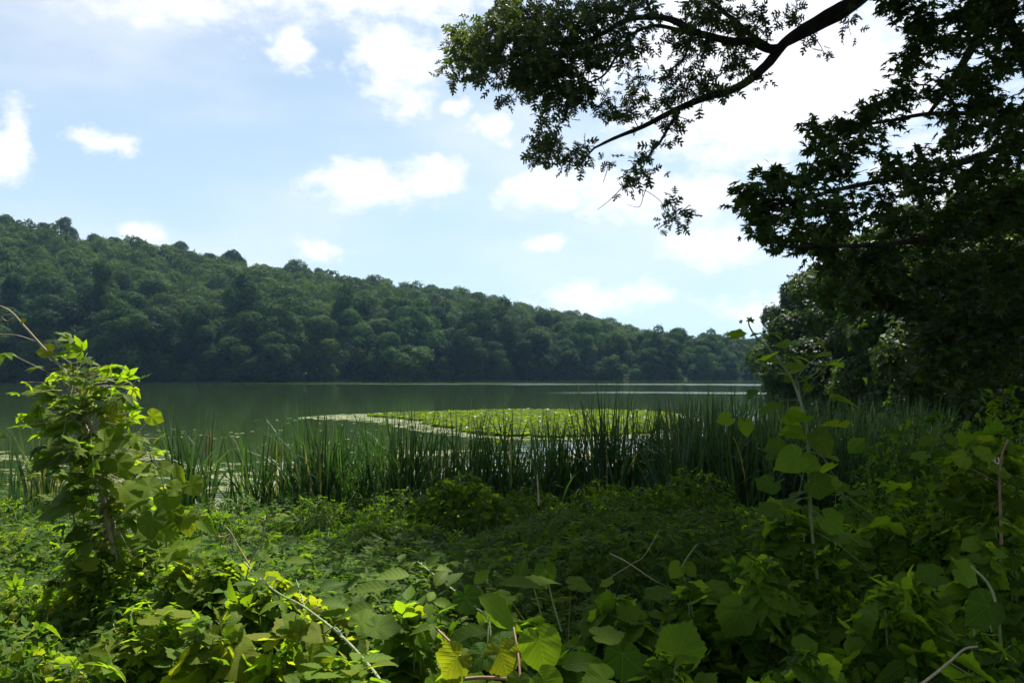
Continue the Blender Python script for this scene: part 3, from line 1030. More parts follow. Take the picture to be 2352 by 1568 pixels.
# ------------------------------------------------------------------ the oak limb reaching in from the right
def build_oak():
    base = np.array([8.8, 10.5, 0]); base[2] = float(near_z(base[0], base[1]))
    root = empty('oak_tree', tuple(base), 'oak whose long limb of pointed lobed leaves hangs across the top of the sky', 'tree')
    g = Geo(); sk = Skel()

    def limb(P, r0, r1, sides=8, k=6, wob=.03):
        P = smooth_path(P, k); R = np.linspace(r0, r1, len(P)); tube(g, P, R, sides=sides, wob=wob)
        sk.add(P, R)
        return P
    tr = limb([base + [0, 0, -.4], base + [0, 0.05, 2.5], base + [-.1, .2, 6], base + [-.3, .6, 9], base + [-.6, 1.4, 13], base + [-.4, 2.2, 17]], .34, .08, 12)
    fork = tr[len(tr) // 3 + 2]
    # the big limb seen in the photograph
    j = [(2060, -95, 9.4), (1985, -15, 9.4), (1900, 35, 9.4), (1810, 92, 9.4), (1760, 150, 9.4), (1695, 200, 9.4), (1610, 228, 9.4), (1540, 258, 9.4), (1478, 290, 9.4), (1410, 318, 9.4), (1365, 340, 9.4)]
    m1 = limb([base + [-.2, .4, 7.0], base + [-1.6, 1.2, 8.6]] + [at(*q) for q in j], .088, .012, 9)
    # give the limb its own taper
    limb([at(2040, -60, 9.6), at(1950, 20, 9.5), at(1880, 60, 9.45), at(1800, 100, 9.4)], .07, .05, 7)
    j2 = [(1792, 112, 9.4), (1765, 112, 9.3), (1725, 95, 9.2), (1680, 95, 9.1), (1600, 75, 9.0), (1540, 45, 8.9), (1480, 40, 8.8), (1430, 50, 8.8), (1380, 80, 8.8), (1330, 100, 8.8), (1270, 130, 8.9), (1200, 150, 8.9)]
    limb([at(*q) for q in j2], .055, .010)
    limb([at(1770, 112, 9.32), at(1728, 84, 9.6), at(1690, 50, 9.8), at(1640, 10, 10), at(1600, -40, 10)], .04, .015)
    limb([at(1600, 75, 9.0), at(1560, 70, 9.1), at(1500, 60, 9.3), at(1440, 90, 9.4), at(1390, 170, 9.5), at(1340, 195, 9.5)], .028, .008)
    limb([at(1592, 76, 9.0), at(1582, 100, 9.0), at(1570, 135, 9.0), at(1540, 160, 9.1)], .016, .008)
    limb([at(1500, 40, 8.9), at(1488, 10, 8.9), at(1475, -40, 8.8)], .02, .012)
    limb([at(1560, 258, 9.4), at(1540, 285, 9.3), at(1520, 320, 9.2), at(1500, 345, 9.1), at(1480, 370, 9.0)], .02, .008)
    limb([at(1365, 340, 9.4), at(1345, 360, 9.4), at(1320, 375, 9.4)], .012, .006)
    limb([at(1495, 400, 9.0), at(1478, 450, 9.0), at(1480, 437, 9.0), at(1515, 460, 9.0), at(1535, 490, 9.0)], .005, .003, 5)
    limb([at(1430, 430, 9.1), at(1400, 460, 9.1), at(1372, 482, 9.1)], .005, .002, 5)
    limb([at(1478, 450, 9.0), at(1468, 475, 9.0), at(1440, 470, 9.0)], .004, .002, 5)
    limb([at(1395, 390, 9.2), at(1385, 420, 9.2), at(1390, 405, 9.2)], .004, .002, 5)
    # leafy targets in view
    bl = [(1070, 110, 55, 45, 8.8, .5, 1.15), (1040, 155, 38, 30, 8.8, .4, 1), (1110, 130, 55, 55, 8.8, .6, 1.1), (1175, 60, 60, 60, 8.9, .8, 1.2), (1230, 110, 60, 60, 8.9, .8, 1.2),
          (1180, 20, 45, 30, 8.9, .6, 1.1), (1290, 50, 80, 55, 9.0, .9, 1.25), (1310, 120, 75, 50, 9.0, .8, 1.2), (1390, 30, 70, 40, 9.1, .8, 1.1), (1400, 120, 60, 35, 9.1, .8, 1),
          (1180, 190, 50, 28, 9.0, .6, 1), (1155, 235, 18, 18, 8.9, .3, .8), (1240, 180, 60, 50, 9.1, .7, 1.2), (1300, 190, 60, 45, 9.2, .8, 1.15), (1270, 250, 45, 40, 9.2, .6, 1.1), (1330, 225, 40, 35, 9.2, .6, 1),
          (1250, 310, 35, 38, 9.2, .5, 1.05), (1230, 355, 25, 25, 9.2, .4, 1), (1275, 360, 30, 30, 9.2, .5, 1), (1320, 345, 32, 30, 9.3, .5, .8), (1390, 250, 40, 28, 9.3, .5, .9), (1380, 365, 22, 18, 9.3, .3, .6),
          (1460, 25, 50, 30, 9.1, .7, .8), (1470, 110, 60, 22, 9.2, .6, .7), (1530, 100, 45, 22, 9.1, .6, .8), (1440, 200, 35, 25, 9.3, .5, .8), (1465, 250, 45, 28, 9.4, .5, .8),
          (1555, 195, 35, 38, 9.3, .5, 1.0), (1540, 235, 30, 25, 9.3, .4, .8), (1545, 290, 28, 28, 9.3, .4, .9), (1600, 240, 25, 22, 9.4, .4, .6), (1650, 30, 60, 40, 9.6, .8, 1.0), (1720, 60, 45, 40, 9.6, .7, .9),
          (1610, 100, 50, 40, 9.2, .6, .7), (1620, 160, 45, 40, 9.3, .5, .8), (1680, 130, 35, 50, 9.5, .5, .9), (1665, 190, 30, 20, 9.4, .4, .6), (1745, 190, 22, 18, 9.4, .3, .5), (1600, 20, 40, 30, 9.3, .8, .7),
          (1780, 20, 60, 25, 9.6, .7, .6), (1850, 100, 30, 30, 9.5, .4, .3), (1890, 125, 10, 10, 9.5, .3, .5),
          (1480, 380, 32, 32, 9.1, .4, .85), (1440, 415, 28, 22, 9.1, .4, .75), (1500, 355, 22, 20, 9.1, .3, .6),
          (1545, 480, 22, 30, 9.0, .25, .6), (1580, 490, 14, 10, 9.0, .2, .6), (1510, 512, 16, 8, 9.0, .2, .6), (1555, 515, 12, 12, 9.0, .2, .6),
          (1950, 60, 30, 25, 9.5, .4, .25), (1120, 60, 40, 30, 8.9, .6, .8), (1960, 20, 40, 20, 9.6, .4, .4)]
    T1 = px_targets(bl, .0080)
    gl = Geo()
    d1 = grow(g, sk, T1, rmax=.018, rmin=.003)
    twig_leaves(gl, OAK, T1, d1, 7, .12, .125, up=.35, droop=.45)
    # the crown above the picture, that shades the bank
    T2 = []
    while len(T2) < 2300:
        if rng.random() < .52:
            c = np.array([6.2, 17.0, 13.6]) + rng.normal(size=3) * [3.4, 4.2, 1.8]
        else:
            c = np.array([3.3, 6.7, 8.6]) + rng.normal(size=3) * [1.7, 2.0, 1.3]
        # keep it above the frame and to the right of the sunlit corner
        if c[2] < CAMZ + .445 * c[1] + .4 or c[2] > 20 or c[1] > 25:
            continue
        gx = c[0] - sdir[0] / sdir[2] * (c[2] - 1.2); gy = c[1] - sdir[1] / sdir[2] * (c[2] - 1.2)
        lim = .75 - .6 * (gy - 2.5) if gy < 5 else -1.0 - .28 * (gy - 5)
        if gx < lim + .3 * abs(rng.normal()) or shades_gap(c):
            continue
        T2.append(c)
    for _ in range(420):  # unseen foliage added behind the camera to block sky light on the brush
        c = np.array([3.0, -1.5, 8.5]) + rng.normal(size=3) * [4.5, 2.4, 1.8]
        if c[1] < 2.5 and c[2] > 5:
            T2.append(c)
    for _ in range(300):  # clusters added sunward of the lower right brush to keep it in shade
        c = at(rng.uniform(1500, 2600), rng.uniform(1150, 1560), rng.uniform(2.0, 3.8)) + SD * rng.uniform(7.0, 9.5)
        if not shades_gap(c) and c[2] > CAMZ + .46 * c[1] + .4:
            T2.append(c)
    T2 = np.array(T2)
    d2 = grow(g, sk, T2, rmax=.06, rmin=.006, sides=4, step=.6)
    twig_leaves(gl, OAK, T2, d2, 26, .42, .24, up=.8, droop=.2)
    gl.build('foliage', MAT['oak'], root, smooth=False)
    g.build('limbs', MAT['bark'], root)
    root.location = tuple(base)


def fix_parent_children(root):
    pass


build_oak()


# ------------------------------------------------------------------ the maple filling the right side
MAPLE_POLY = np.array([(2080, -60), (2030, 15), (2110, 60), (2090, 120), (2050, 165), (2060, 215), (1985, 262), (1965, 300), (1870, 300), (1850, 305), (1885, 340), (1935, 375), (1890, 400),
                       (1800, 420), (1750, 395), (1770, 440), (1700, 438), (1695, 468), (1760, 490), (1720, 505), (1745, 555), (1790, 575), (1860, 572), (1885, 620), (1900, 660), (1870, 690),
                       (1960, 700), (2030, 690), (2100, 720), (2130, 800), (2110, 880), (2200, 930), (2420, 950), (2420, -60)], float)


def in_poly(px, py, poly):
    inside = np.zeros(px.shape, bool)
    n = len(poly)
    for i in range(n):
        x1, y1 = poly[i]; x2, y2 = poly[(i + 1) % n]
        c = ((y1 > py) != (y2 > py))
        with np.errstate(divide='ignore', invalid='ignore'):
            xx = (x2 - x1) * (py - y1) / (y2 - y1 + 1e-9) + x1
        inside ^= c & (px < xx)
    return inside


def build_maple():
    base = np.array([6.6, 8.0, 0]); base[2] = float(near_z(base[0], base[1]))
    root = empty('maple_tree', tuple(base), 'dark maple with layered sprays filling the right side of the view', 'tree')
    g = Geo(); sk = Skel()

    def limb(P, r0, r1, sides=8, k=6):
        P = smooth_path(P, k); R = np.linspace(r0, r1, len(P)); tube(g, P, R, sides=sides, wob=.03)
        sk.add(P, R)
        return P
    tp = [base + [0, 0, -.4], base + [-.1, 0, 1.5], base + [-.4, .2, 3.0], at(2470, 300, 8.2), at(2385, 50, 8.4), at(2360, -200, 8.8), at(2340, -500, 9)]
    limb(tp, .19, .05, 10)
    limb([base + [-.2, .1, 2.0], at(2400, 420, 8.6), at(2290, 260, 8.8), at(2170, 215, 8.8), at(2130, 230, 8.8)][:1] + [at(2440, 330, 8.5), at(2352, 120, 8.4), at(2300, 15, 8.4), at(2320, -120, 8.4)], .09, .05)
    limb([at(2320, -40, 8.4), at(2260, 60, 8.5), at(2215, 140, 8.5), at(2175, 205, 8.6), at(2135, 260, 8.7)], .06, .02)
    limb([at(2470, 300, 8.2), at(2352, 315, 8.4), at(2250, 360, 8.4), at(2100, 400, 8.3), at(1950, 430, 8.1), at(1830, 460, 8.0), at(1740, 480, 8.0)], .05, .006)
    limb([at(2470, 450, 8.1), at(2350, 480, 8.0), at(2200, 530, 7.8), at(2050, 560, 7.7), at(1900, 565, 7.6), at(1790, 568, 7.6)], .05, .006)
    limb([at(2400, 250, 8.4), at(2250, 260, 8.7), at(2130, 262, 8.6), at(2030, 280, 8.5), at(1960, 288, 8.4), at(1915, 300, 8.4), at(1855, 298, 8.4)], .03, .003, 6)
    limb([at(1965, 290, 8.4), at(1930, 285, 8.4), at(1920, 275, 8.4)], .006, .002, 5)
    limb([at(2430, 580, 8.0), at(2300, 620, 7.8), at(2150, 650, 7.6), at(2000, 680, 7.5)], .04, .006)
    limb([base + [-.3, .1, 2.6], at(2330, 720, 7.6), at(2200, 780, 7.3)], .05, .008)
    # targets: layered sprays
    n = 5200
    px = rng.uniform(1680, 2420, n); py = rng.uniform(-60, 950, n)
    ok = in_poly(px, py, MAPLE_POLY)
    # more open towards the top and left where sky shows through
    dens = .16 + .84 * sstep(.4 * (px - 2000) + py, 160, 700)
    dens = np.maximum(dens, .8 * sstep(px, 2080, 2290))
    layer = .5 + .5 * np.sin((py + .25 * (px - 2000)) / 11.5)
    ok &= rng.random(n) < dens * (.12 + .88 * layer) * .50
    px, py = px[ok], py[ok]
    Y = rng.uniform(7.0, 9.2, len(px))
    T1 = atv(px, py, Y)
    edge = []
    for q in range(len(MAPLE_POLY) - 4):
        a, b = MAPLE_POLY[q], MAPLE_POLY[q + 1]
        for t in np.arange(0, 1, 14 / max(14, np.hypot(*(b - a)))):
            p = a + (b - a) * t
            edge.append(at(p[0] + rng.uniform(2, 24), p[1] + rng.normal() * 5, rng.uniform(7.6, 8.5)))
    T1 = np.vstack([T1, np.array(edge)])
    d1 = grow(g, sk, T1, rmax=.012, rmin=.0025, sides=4, step=.3)
    gl = Geo()
    twig_leaves(gl, MAPLE, T1, d1, 18, .14, .075, up=1.0, droop=.45)
    # the rest of its crown, right of and above the picture, and the dense inner mass
    T2 = []
    while len(T2) < 620:
        c = np.array([7.2, 9.0, 6.5]) + rng.normal(size=3) * [1.9, 1.7, 2.2]
        u, v = c[0] / c[1], (c[2] - CAMZ) / c[1]
        if c[2] < 1.9: continue
        if u < .66 and v < .50: continue
        if shades_gap(c, .2): continue
        if u < .46: continue
        gx = c[0] - sdir[0] / sdir[2] * (c[2] - 1.6); gy = c[1] - sdir[1] / sdir[2] * (c[2] - 1.6)
        T2.append(c)
    T2 = np.array(T2)
    d2 = grow(g, sk, T2, rmax=.035, rmin=.005, sides=4, step=.6)
    twig_leaves(gl, MAPLE, T2, d2, 30, .26, .085, up=1.0, droop=.4)
    gl.build('foliage', MAT['maple'], root, smooth=False)
    g.build('limbs', MAT['bark'], root)
    print('maple tips', len(T1))


build_maple()


# ------------------------------------------------------------------ lily pads
def to_lake(px, py):
    d = FWD[None] + UPV[None] * ((784 - py) / F)[:, None]
    d = d + np.array([1.0, 0, 0])[None] * ((px - 1176) / F)[:, None]
    t = -CAMZ / d[:, 2]
    return np.array([0, 0, CAMZ]) + d * t[:, None]


def vnoise(x, y, s, seed=0):
    return (np.sin(x / s * 1.7 + seed) * np.cos(y / s * 1.3 + seed * 2) + np.sin(x / s * .9 - y / s * 1.1 + seed * 3) + np.sin(x / s * 3.1 + 2 * np.cos(y / s * 2.3))) / 3


PATCH = np.array([(660, 961.5), (760, 953), (860, 949), (960, 945.5), (1120, 943), (1400, 942.5), (1510, 946), (1580, 952), (1620, 962), (1625, 975), (1570, 998), (1450, 1012), (1250, 1012), (1150, 1010),
                  (1040, 1003), (960, 991), (880, 974), (780, 965)], float)
PW = to_lake(PATCH[:, 0], PATCH[:, 1])[:, :2]
n = 60000
X = rng.uniform(PW[:, 0].min(), PW[:, 0].max(), n); Y = rng.uniform(PW[:, 1].min(), PW[:, 1].max(), n)
ins = in_poly(X, Y, PW)
X, Y = X[ins], Y[ins]
# distance to outline, roughly
dd = np.full(len(X), 1e9)
for i in range(len(PW)):
    a, b = PW[i], PW[(i + 1) % len(PW)]
    ab = b - a
    t = np.clip(((X - a[0]) * ab[0] + (Y - a[1]) * ab[1]) / (ab @ ab), 0, 1)
    dd = np.minimum(dd, np.hypot(X - a[0] - t * ab[0], Y - a[1] - t * ab[1]))
leftness = 1 - sstep(X, -10, 0)
rim = dd < 1.3 + 2.2 * leftness + .7 * vnoise(X, Y, 1.5)
g = Geo()
k = np.where(rim)[0]
k = k[rng.random(len(k)) < np.clip(.02 + dd[k] * .34 + .40 * vnoise(X[k], Y[k], .8, 4) + .25 * vnoise(X[k], Y[k], .3, 2), .03, .75)]
m = len(k)
nz = rng.normal(size=(m, 3)) * .03; nz[:, 2] = 1
scatter(g, PAD, np.column_stack([X[k], Y[k], rng.uniform(.012, .03, m)]), nz, rdir(m) * [1, 1, .01], .20 + .14 * rng.random(m), lcol(m, .5))
tag(g.build('lily_pads', MAT['pad'], smooth=False), 'pale flat lily pads floating round the rim of the bright green patch on the lake', 'lily pads', kind='stuff')
g = Geo()
k = np.where(~rim)[0]
k = k[rng.random(len(k)) < .75 + .3 * vnoise(X[k], Y[k], 1.6, 7)]
m = len(k)
lift = .02 + .12 * rng.random(m) ** 1.5
nz = rng.normal(size=(m, 3)) * .24; nz[:, 2] = 1
scatter(g, PAD, np.column_stack([X[k], Y[k], lift]), nz, rdir(m) * [1, 1, .1], .22 + .14 * rng.random(m), lcol(m, .35))
tag(g.build('standing_lily_leaves', MAT['padup'], smooth=False), 'bright green raised lily leaves crowding the middle of the patch on the lake', 'lily pads', kind='stuff')
# scattered pads on the rest of the water
g = Geo()
BANDS = [((-40, 1035), (400, 1060), 520, .5), ((-40, 1080), (380, 1180), 900, .35), ((370, 1072), (760, 1170), 1500, .2), ((560, 960), (1000, 1040), 90, .0),
         ((900, 1035), (1800, 1062), 2600, .3), ((760, 1060), (1150, 1150), 1200, .3), ((200, 985), (560, 1010), 50, .0), ((1150, 1062), (1800, 1100), 300, .3)]
for (a, b, cnt, thr) in BANDS:
    px = rng.uniform(a[0], b[0], cnt * 3); py = rng.uniform(a[1], b[1], cnt * 3)
    W = to_lake(px, py)
    ok = vnoise(W[:, 0], W[:, 1], 1.1, 2) > thr * .5 - .1
    W = W[ok][:cnt]
    W[:, 2] = rng.uniform(.010, .022, len(W))
    nz = rng.normal(size=(len(W), 3)) * .05; nz[:, 2] = 1
    scatter(g, PAD, W, nz, rdir(len(W)) * [1, 1, .01], .07 + .13 * rng.random(len(W)), lcol(len(W), .9))
tag(g.build('floating_leaves', MAT['pad'], smooth=False), 'loose small lily pads drifting on the near water behind the reeds', 'lily pads', kind='stuff')
# duckweed along the near shore
g = Geo()
px = rng.uniform(-100, 1000, 60000); py = rng.uniform(1060, 1215, 60000)
W = to_lake(px, py)
ok = (vnoise(W[:, 0] * .6, W[:, 1] * 1.8, .9, 5) + .5 * vnoise(W[:, 0], W[:, 1], .25, 1)) > .42 - .75 * sstep(py, 1110, 1190)
W = W[ok]
W[:, 2] = .006
nz = np.zeros((len(W), 3)); nz[:, 2] = 1
scatter(g, PAD, W, nz, rdir(len(W)) * [1, 1, .01], .05 + .04 * rng.random(len(W)), lcol(len(W), .9))
tag(g.build('duckweed', MAT['pad'], smooth=False), 'yellow green film of tiny floating plants along the near shore at left', 'duckweed', kind='stuff')
# white flowers
def make_flower():
    root = empty('water_lily', (0, 0, 0), 'x', 'flower')
    g = Geo()
    for ring, (cnt, tilt, L_) in enumerate(((8, .5, .075), (6, 1.0, .06))):
        for i in range(cnt):
            a = 2 * PI * i / cnt + ring * .3
            d = np.array([[math.cos(a) * math.cos(tilt), math.sin(a) * math.cos(tilt), math.sin(tilt)]])
            nn = np.array([[-math.cos(a) * math.sin(tilt), -math.sin(a) * math.sin(tilt), math.cos(tilt)]])
            scatter(g, ell_leaf(3, wd=.28, droop=-.2), np.zeros((1, 3)), nn, d, L_ * 1.7)
    g.build('petals', MAT['petal'], root)
    return root


fl = make_flower()
inner = np.where((~rim) & (dd > .6))[0]
pick = rng.choice(inner, 60, replace=False)
for q, i in enumerate(pick):
    o = fl if q == 0 else dup_tree(fl)
    o.location = (X[i], Y[i], .12 + .05 * rng.random()); o.rotation_euler = (rng.normal() * .25, rng.normal() * .25, rng.uniform(0, 6.28))
    o.scale = [rng.uniform(.6, 1.0)] * 3
    o['label'] = 'small white water lily flower among the bright green raised leaves'
    o['group'] = 'white flowers in the lily patch'


# ------------------------------------------------------------------ reeds
def blades(g, bx, by, bz, H, lean=.12, wid=.019, n_per=1, dry=.04, dirs=None):
    n = len(bx)
    lv = 7
    t = np.linspace(0, 1, lv)
    a = rng.uniform(0, 2 * PI, n) if dirs is None else dirs
    ln = np.abs(rng.normal(size=n)) * lean + .02
    bend = rng.random(n) ** 3 * .55
    hx = np.cos(a); hy = np.sin(a)
    P = np.zeros((n, lv, 3))
    out = ln[:, None] * t[None] + bend[:, None] * t[None] ** 3
    P[..., 0] = bx[:, None] + hx[:, None] * out * H[:, None]
    P[..., 1] = by[:, None] + hy[:, None] * out * H[:, None]
    P[..., 2] = bz[:, None] + H[:, None] * (t[None] * (1 - .25 * ln[:, None]) - bend[:, None] * t[None] ** 4 * .8)
    f = rng.uniform(0, PI, n)
    wv = np.stack([np.cos(f), np.sin(f), np.zeros(n)], 1)
    wp = wid * (1 - t ** 2.2) * .9 + .0012
    wr = rng.uniform(.7, 1.3, n)
    A = P - wv[:, None] * (wp[None, :, None] * wr[:, None, None]); B = P + wv[:, None] * (wp[None, :, None] * wr[:, None, None])
    V = np.stack([A, B], 2).reshape(n, lv * 2, 3)
    T0 = []
    for i in range(lv - 1):
        q = 2 * i
        T0 += [(q, q + 1, q + 3), (q, q + 3, q + 2)]
    T = np.array(T0)[None] + (np.arange(n) * lv * 2)[:, None, None]
    lc = lcol(n); lc[:, 1] = (rng.random(n) < dry) * rng.uniform(.5, 1, n)
    g.add(V.reshape(-1, 3), T.reshape(-1, 3), None, np.repeat(lc, lv * 2, 0))
    return P


def reed_clump(px, Y, top, n, wpx, label, spikes=0, group=None, lean=.17, dry=.05, sppx=None):
    c = at(px, 900, Y); x0 = c[0]
    z0 = max(float(near_z(x0, Y)), -.1)
    H0 = CAMZ + (852 - top) / F * Y - z0
    root = empty('cattail_clump', (x0, Y, z0), label, 'reeds', group)
    g = Geo()
    rad = wpx / F * Y * .5
    n = int(n * 1.75)
    bx = x0 + rng.normal(size=n) * rad * .5; by = Y + rng.normal(size=n) * rad * .6
    H = H0 * (1.26 - .50 * rng.random(n) ** 2)
    blades(g, bx, by, np.full(n, z0 - .05), H, lean=lean, dry=dry)
    g.build('blades', MAT['reed'], root, smooth=False)
    for s in range(spikes):
        sx = x0 + (rng.normal() * rad * .3 if sppx is None else (sppx[s] - px) / F * Y)
        sh = H0 * rng.uniform(.88, .97)
        g = Geo()
        sl = rng.normal() * .04
        tube(g, np.array([(sx, Y, z0), (sx + sl * .5, Y, z0 + sh * .6), (sx + sl, Y, z0 + sh)]), .005, .003, 5)
        tube(g, np.array([(sx + sl * .75, Y, z0 + sh * .72), (sx + sl * .8, Y, z0 + sh * .76), (sx + sl * .95, Y, z0 + sh * .93), (sx + sl, Y, z0 + sh * .96)]), np.array([.004, .0115, .0115, .004]), sides=6)
        g.build('seed_spike', MAT['spike'], root)
    return root


CL = [(62, 13.2, 1000, 22, 90, 'thin pale reed clump at the left edge behind the tall vine', 0),
      (120, 13.4, 985, 16, 50, 'few pale reeds half hidden by the tall vine at left', 0),
      (438, 13.6, 965, 60, 95, 'isolated reed clump with two brown seed spikes, left of the others', 2, (468, 476)),
      (590, 13.6, 990, 34, 90, 'sparse reed clump with brown seed spikes on thin stalks', 2, (622, 652)),
      (655, 13.8, 1000, 30, 80, 'thin reed clump just right of the one with stalked spikes', 0),
      (738, 13.6, 955, 74, 100, 'dense tall reed clump in front of the left tip of the lily patch', 0),
      (800, 13.9, 1000, 40, 80, 'reed clump just right of the dense tall one', 0),
      (870, 13.8, 975, 50, 90, 'reed clump below the pale left part of the lily patch', 0),
      (935, 13.7, 950, 46, 70, 'reed clump with one tall upright blade fan left of the leafy shrub', 0),
      (1000, 14.0, 985, 44, 80, 'reed clump behind the leafy shrub at the shore', 0),
      (1062, 14.1, 955, 46, 80, 'reed clump rising right behind the leafy shrub', 0),
      (1125, 14.1, 985, 44, 80, 'reed clump right of the leafy shrub', 0),
      (1180, 14.2, 960, 50, 80, 'reed clump in front of the middle of the lily patch', 0),
      (1245, 14.2, 965, 50, 80, 'reed clump right of the middle of the lily patch', 0),
      (1310, 14.3, 975, 54, 80, 'reed clump left of the tallest reed blade', 0),
      (1388, 14.3, 908, 60, 75, 'reed clump with the single tallest blade of the row', 0),
      (1445, 14.4, 945, 54, 80, 'reed clump right of the tallest reed blade', 0),
      (1500, 14.5, 955, 60, 80, 'reed clump at the left end of the thick reed bed', 0)]
for c in CL:
    reed_clump(c[0], c[1], c[2], c[3], c[4], c[5], c[6], sppx=c[7] if len(c) > 7 else None, dry=.2 if c[0] < 130 else .035)
# filler blades between the clumps and the thick bed at right
g = Geo()
n = 3400
px = 1530 + 620 * rng.random(n) ** 1.05
Yb = rng.uniform(12.0, 16.5, n)
topr = np.interp(px, [1500, 1560, 1650, 1750, 1900, 2200], [900, 850, 842, 850, 865, 870]) + 65 * rng.random(n) ** .8 * rng.random(n) + 25 * rng.random(n)
bx = (px - 1176) / F * Yb
bz = np.maximum(near_z(bx, Yb), -.1)
H = CAMZ + (852 - topr) / F * Yb - bz
blades(g, bx, Yb, bz - .05, H * (1 - .35 * rng.random(n) ** 2), lean=.17, dry=.06)
tag(g.build('reed_bed', MAT['reed'], smooth=False), 'thick bed of tall reeds at the right end of the shore', 'reeds', kind='stuff')
g = Geo()
n = 1300
px = rng.uniform(640, 1560, n)
Yb = rng.uniform(13.2, 14.9, n)
bx = (px - 1176) / F * Yb
bz = np.maximum(near_z(bx, Yb), -.1)
H = rng.uniform(.7, 1.7, n)
blades(g, bx, Yb, bz - .05, H, lean=.25, dry=.06)
tag(g.build('short_reeds', MAT['reed'], smooth=False), 'shorter reeds filling the gaps between the clumps along the shore', 'reeds', kind='stuff')

# ------------------------------------------------------------------ ground cover
def in_front(n, y0, y1, xm=1.25):
    Y = np.sqrt(rng.uniform(y0 ** 2, y1 ** 2, n)); X = rng.uniform(-xm, xm, n) * .62 * Y
    return X, Y


# grass near the shore and between
g = Geo()
X1, Y1 = in_front(42000, 3.5, 15.0)
ok = Y1 < shore_y(X1) + .1
X1, Y1 = X1[ok], Y1[ok]
blades(g, X1, Y1, near_z(X1, Y1) - .02, rng.uniform(.12, .42, len(X1)) * (1 + 1.1 * sstep(Y1, 11, 13.5)) * np.where(vnoise(X1, Y1, .6, 9) > .45, 1.7, 1), lean=.35, wid=.005, dry=.06)
tag(g.build('grass', MAT['reed'], smooth=False), 'long dark grass on the bank between the brush and the reeds', 'grass', kind='stuff')
# low leafy cover
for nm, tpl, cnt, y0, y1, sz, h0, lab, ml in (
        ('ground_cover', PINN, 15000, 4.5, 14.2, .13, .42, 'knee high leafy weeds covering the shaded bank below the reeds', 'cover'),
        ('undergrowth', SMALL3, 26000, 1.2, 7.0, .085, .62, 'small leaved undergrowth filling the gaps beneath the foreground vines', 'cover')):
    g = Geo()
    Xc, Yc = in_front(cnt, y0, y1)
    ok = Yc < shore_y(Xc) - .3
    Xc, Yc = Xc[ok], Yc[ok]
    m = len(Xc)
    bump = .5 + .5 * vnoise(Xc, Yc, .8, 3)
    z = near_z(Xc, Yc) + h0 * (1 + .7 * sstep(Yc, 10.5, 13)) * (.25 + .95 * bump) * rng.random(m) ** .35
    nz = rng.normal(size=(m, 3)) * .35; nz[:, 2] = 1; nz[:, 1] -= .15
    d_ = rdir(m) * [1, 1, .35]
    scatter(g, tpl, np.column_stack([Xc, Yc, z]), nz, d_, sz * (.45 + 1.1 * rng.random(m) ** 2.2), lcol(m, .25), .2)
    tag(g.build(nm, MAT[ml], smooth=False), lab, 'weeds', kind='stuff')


# ------------------------------------------------------------------ brush plants
KIND = {'grape': (GRAPE, 'grape', .082), 'heart': (HEART, 'grape', .075), 'creeper': (CREEP, 'serr', .10), 'bramble': (BRAMB, 'serr', .105), 'small': (SMALL3, 'cover', .062),
        'ell': (SER, 'serr', .07), 'pinn': (PINN, 'cover', .11)}


def plant(name, cat, label, px, Y, top, wpx, n, kinds, yel=.1, deep=.35, seed=0, dome=.5, group=None, size=1.0, ground=None, depthY=None, stems=9):
    c = at(px, top, Y)
    gz = float(near_z(c[0], Y)) if ground is None else ground
    H = max(c[2] - gz, .15)
    rad = wpx / F * Y * .5
    rY = rad * .75 if depthY is None else depthY
    root = empty(name, (c[0], Y, gz), label, cat, group)
    # stems
    g = Geo()
    for i in range(stems):
        a = rng.uniform(0, 2 * PI); r = rad * rng.uniform(.25, .95)
        ex, ey = r * math.cos(a), r * math.sin(a) * rY / rad
        e = np.array([c[0] + ex, Y + ey, gz + H * (1 - dome * (r / rad) ** 2) * rng.uniform(.75, .98)])
        b = np.array([c[0] + ex * .01, Y + ey * .01, gz - .05])
        mid = (b + e) / 2 + np.array([ex * .1, ey * .1, H * .12])
        tube(g, smooth_path([b, mid, e], 5), .007, .0025, 5)
    for kd, share in kinds:
        tpl, mat, sz = KIND[kd]
        m = int(n * share * 2.9)
        a = rng.uniform(0, 2 * PI, m); r = np.sqrt(rng.random(m))
        x = c[0] + rad * r * np.cos(a); y = Y + rY * r * np.sin(a)
        lump = 1 + .10 * vnoise(x, y, .28, seed + 1)
        z = gz + H * lump * (1 - dome * r ** 2) - deep * 1.3 * H * rng.random(m) ** 1.3
        nz = rng.normal(size=(m, 3)) * .58
        nz += SD * .55
        nz[:, 2] += .6
        nz[:, 0] += .5 * r * np.cos(a); nz[:, 1] += .5 * r * np.sin(a) - .15
        d_ = np.column_stack([np.cos(a), np.sin(a), np.full(m, -.25)]) + rng.normal(size=(m, 3)) * .7
        s = sz * size * .80 * (.45 + .85 * rng.random(m) ** 1.6)
        lg = Geo()
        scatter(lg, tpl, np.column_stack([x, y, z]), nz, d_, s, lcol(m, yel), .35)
        lg.build('leaves', MAT[mat], root, uv=True)
        # leaf stalks
        dn = unit(d_)
        for q in range(0, m, 4):
            p = np.array([x[q], y[q], z[q]])
            e = p - dn[q] * s[q] * .6 + [0, 0, -s[q] * .5]
            tube(g, np.array([e, (e + p) / 2 + [0, 0, .01], p]), .0018, .0012, 3)
    g.build('stems', MAT['stem'], root)
    return root


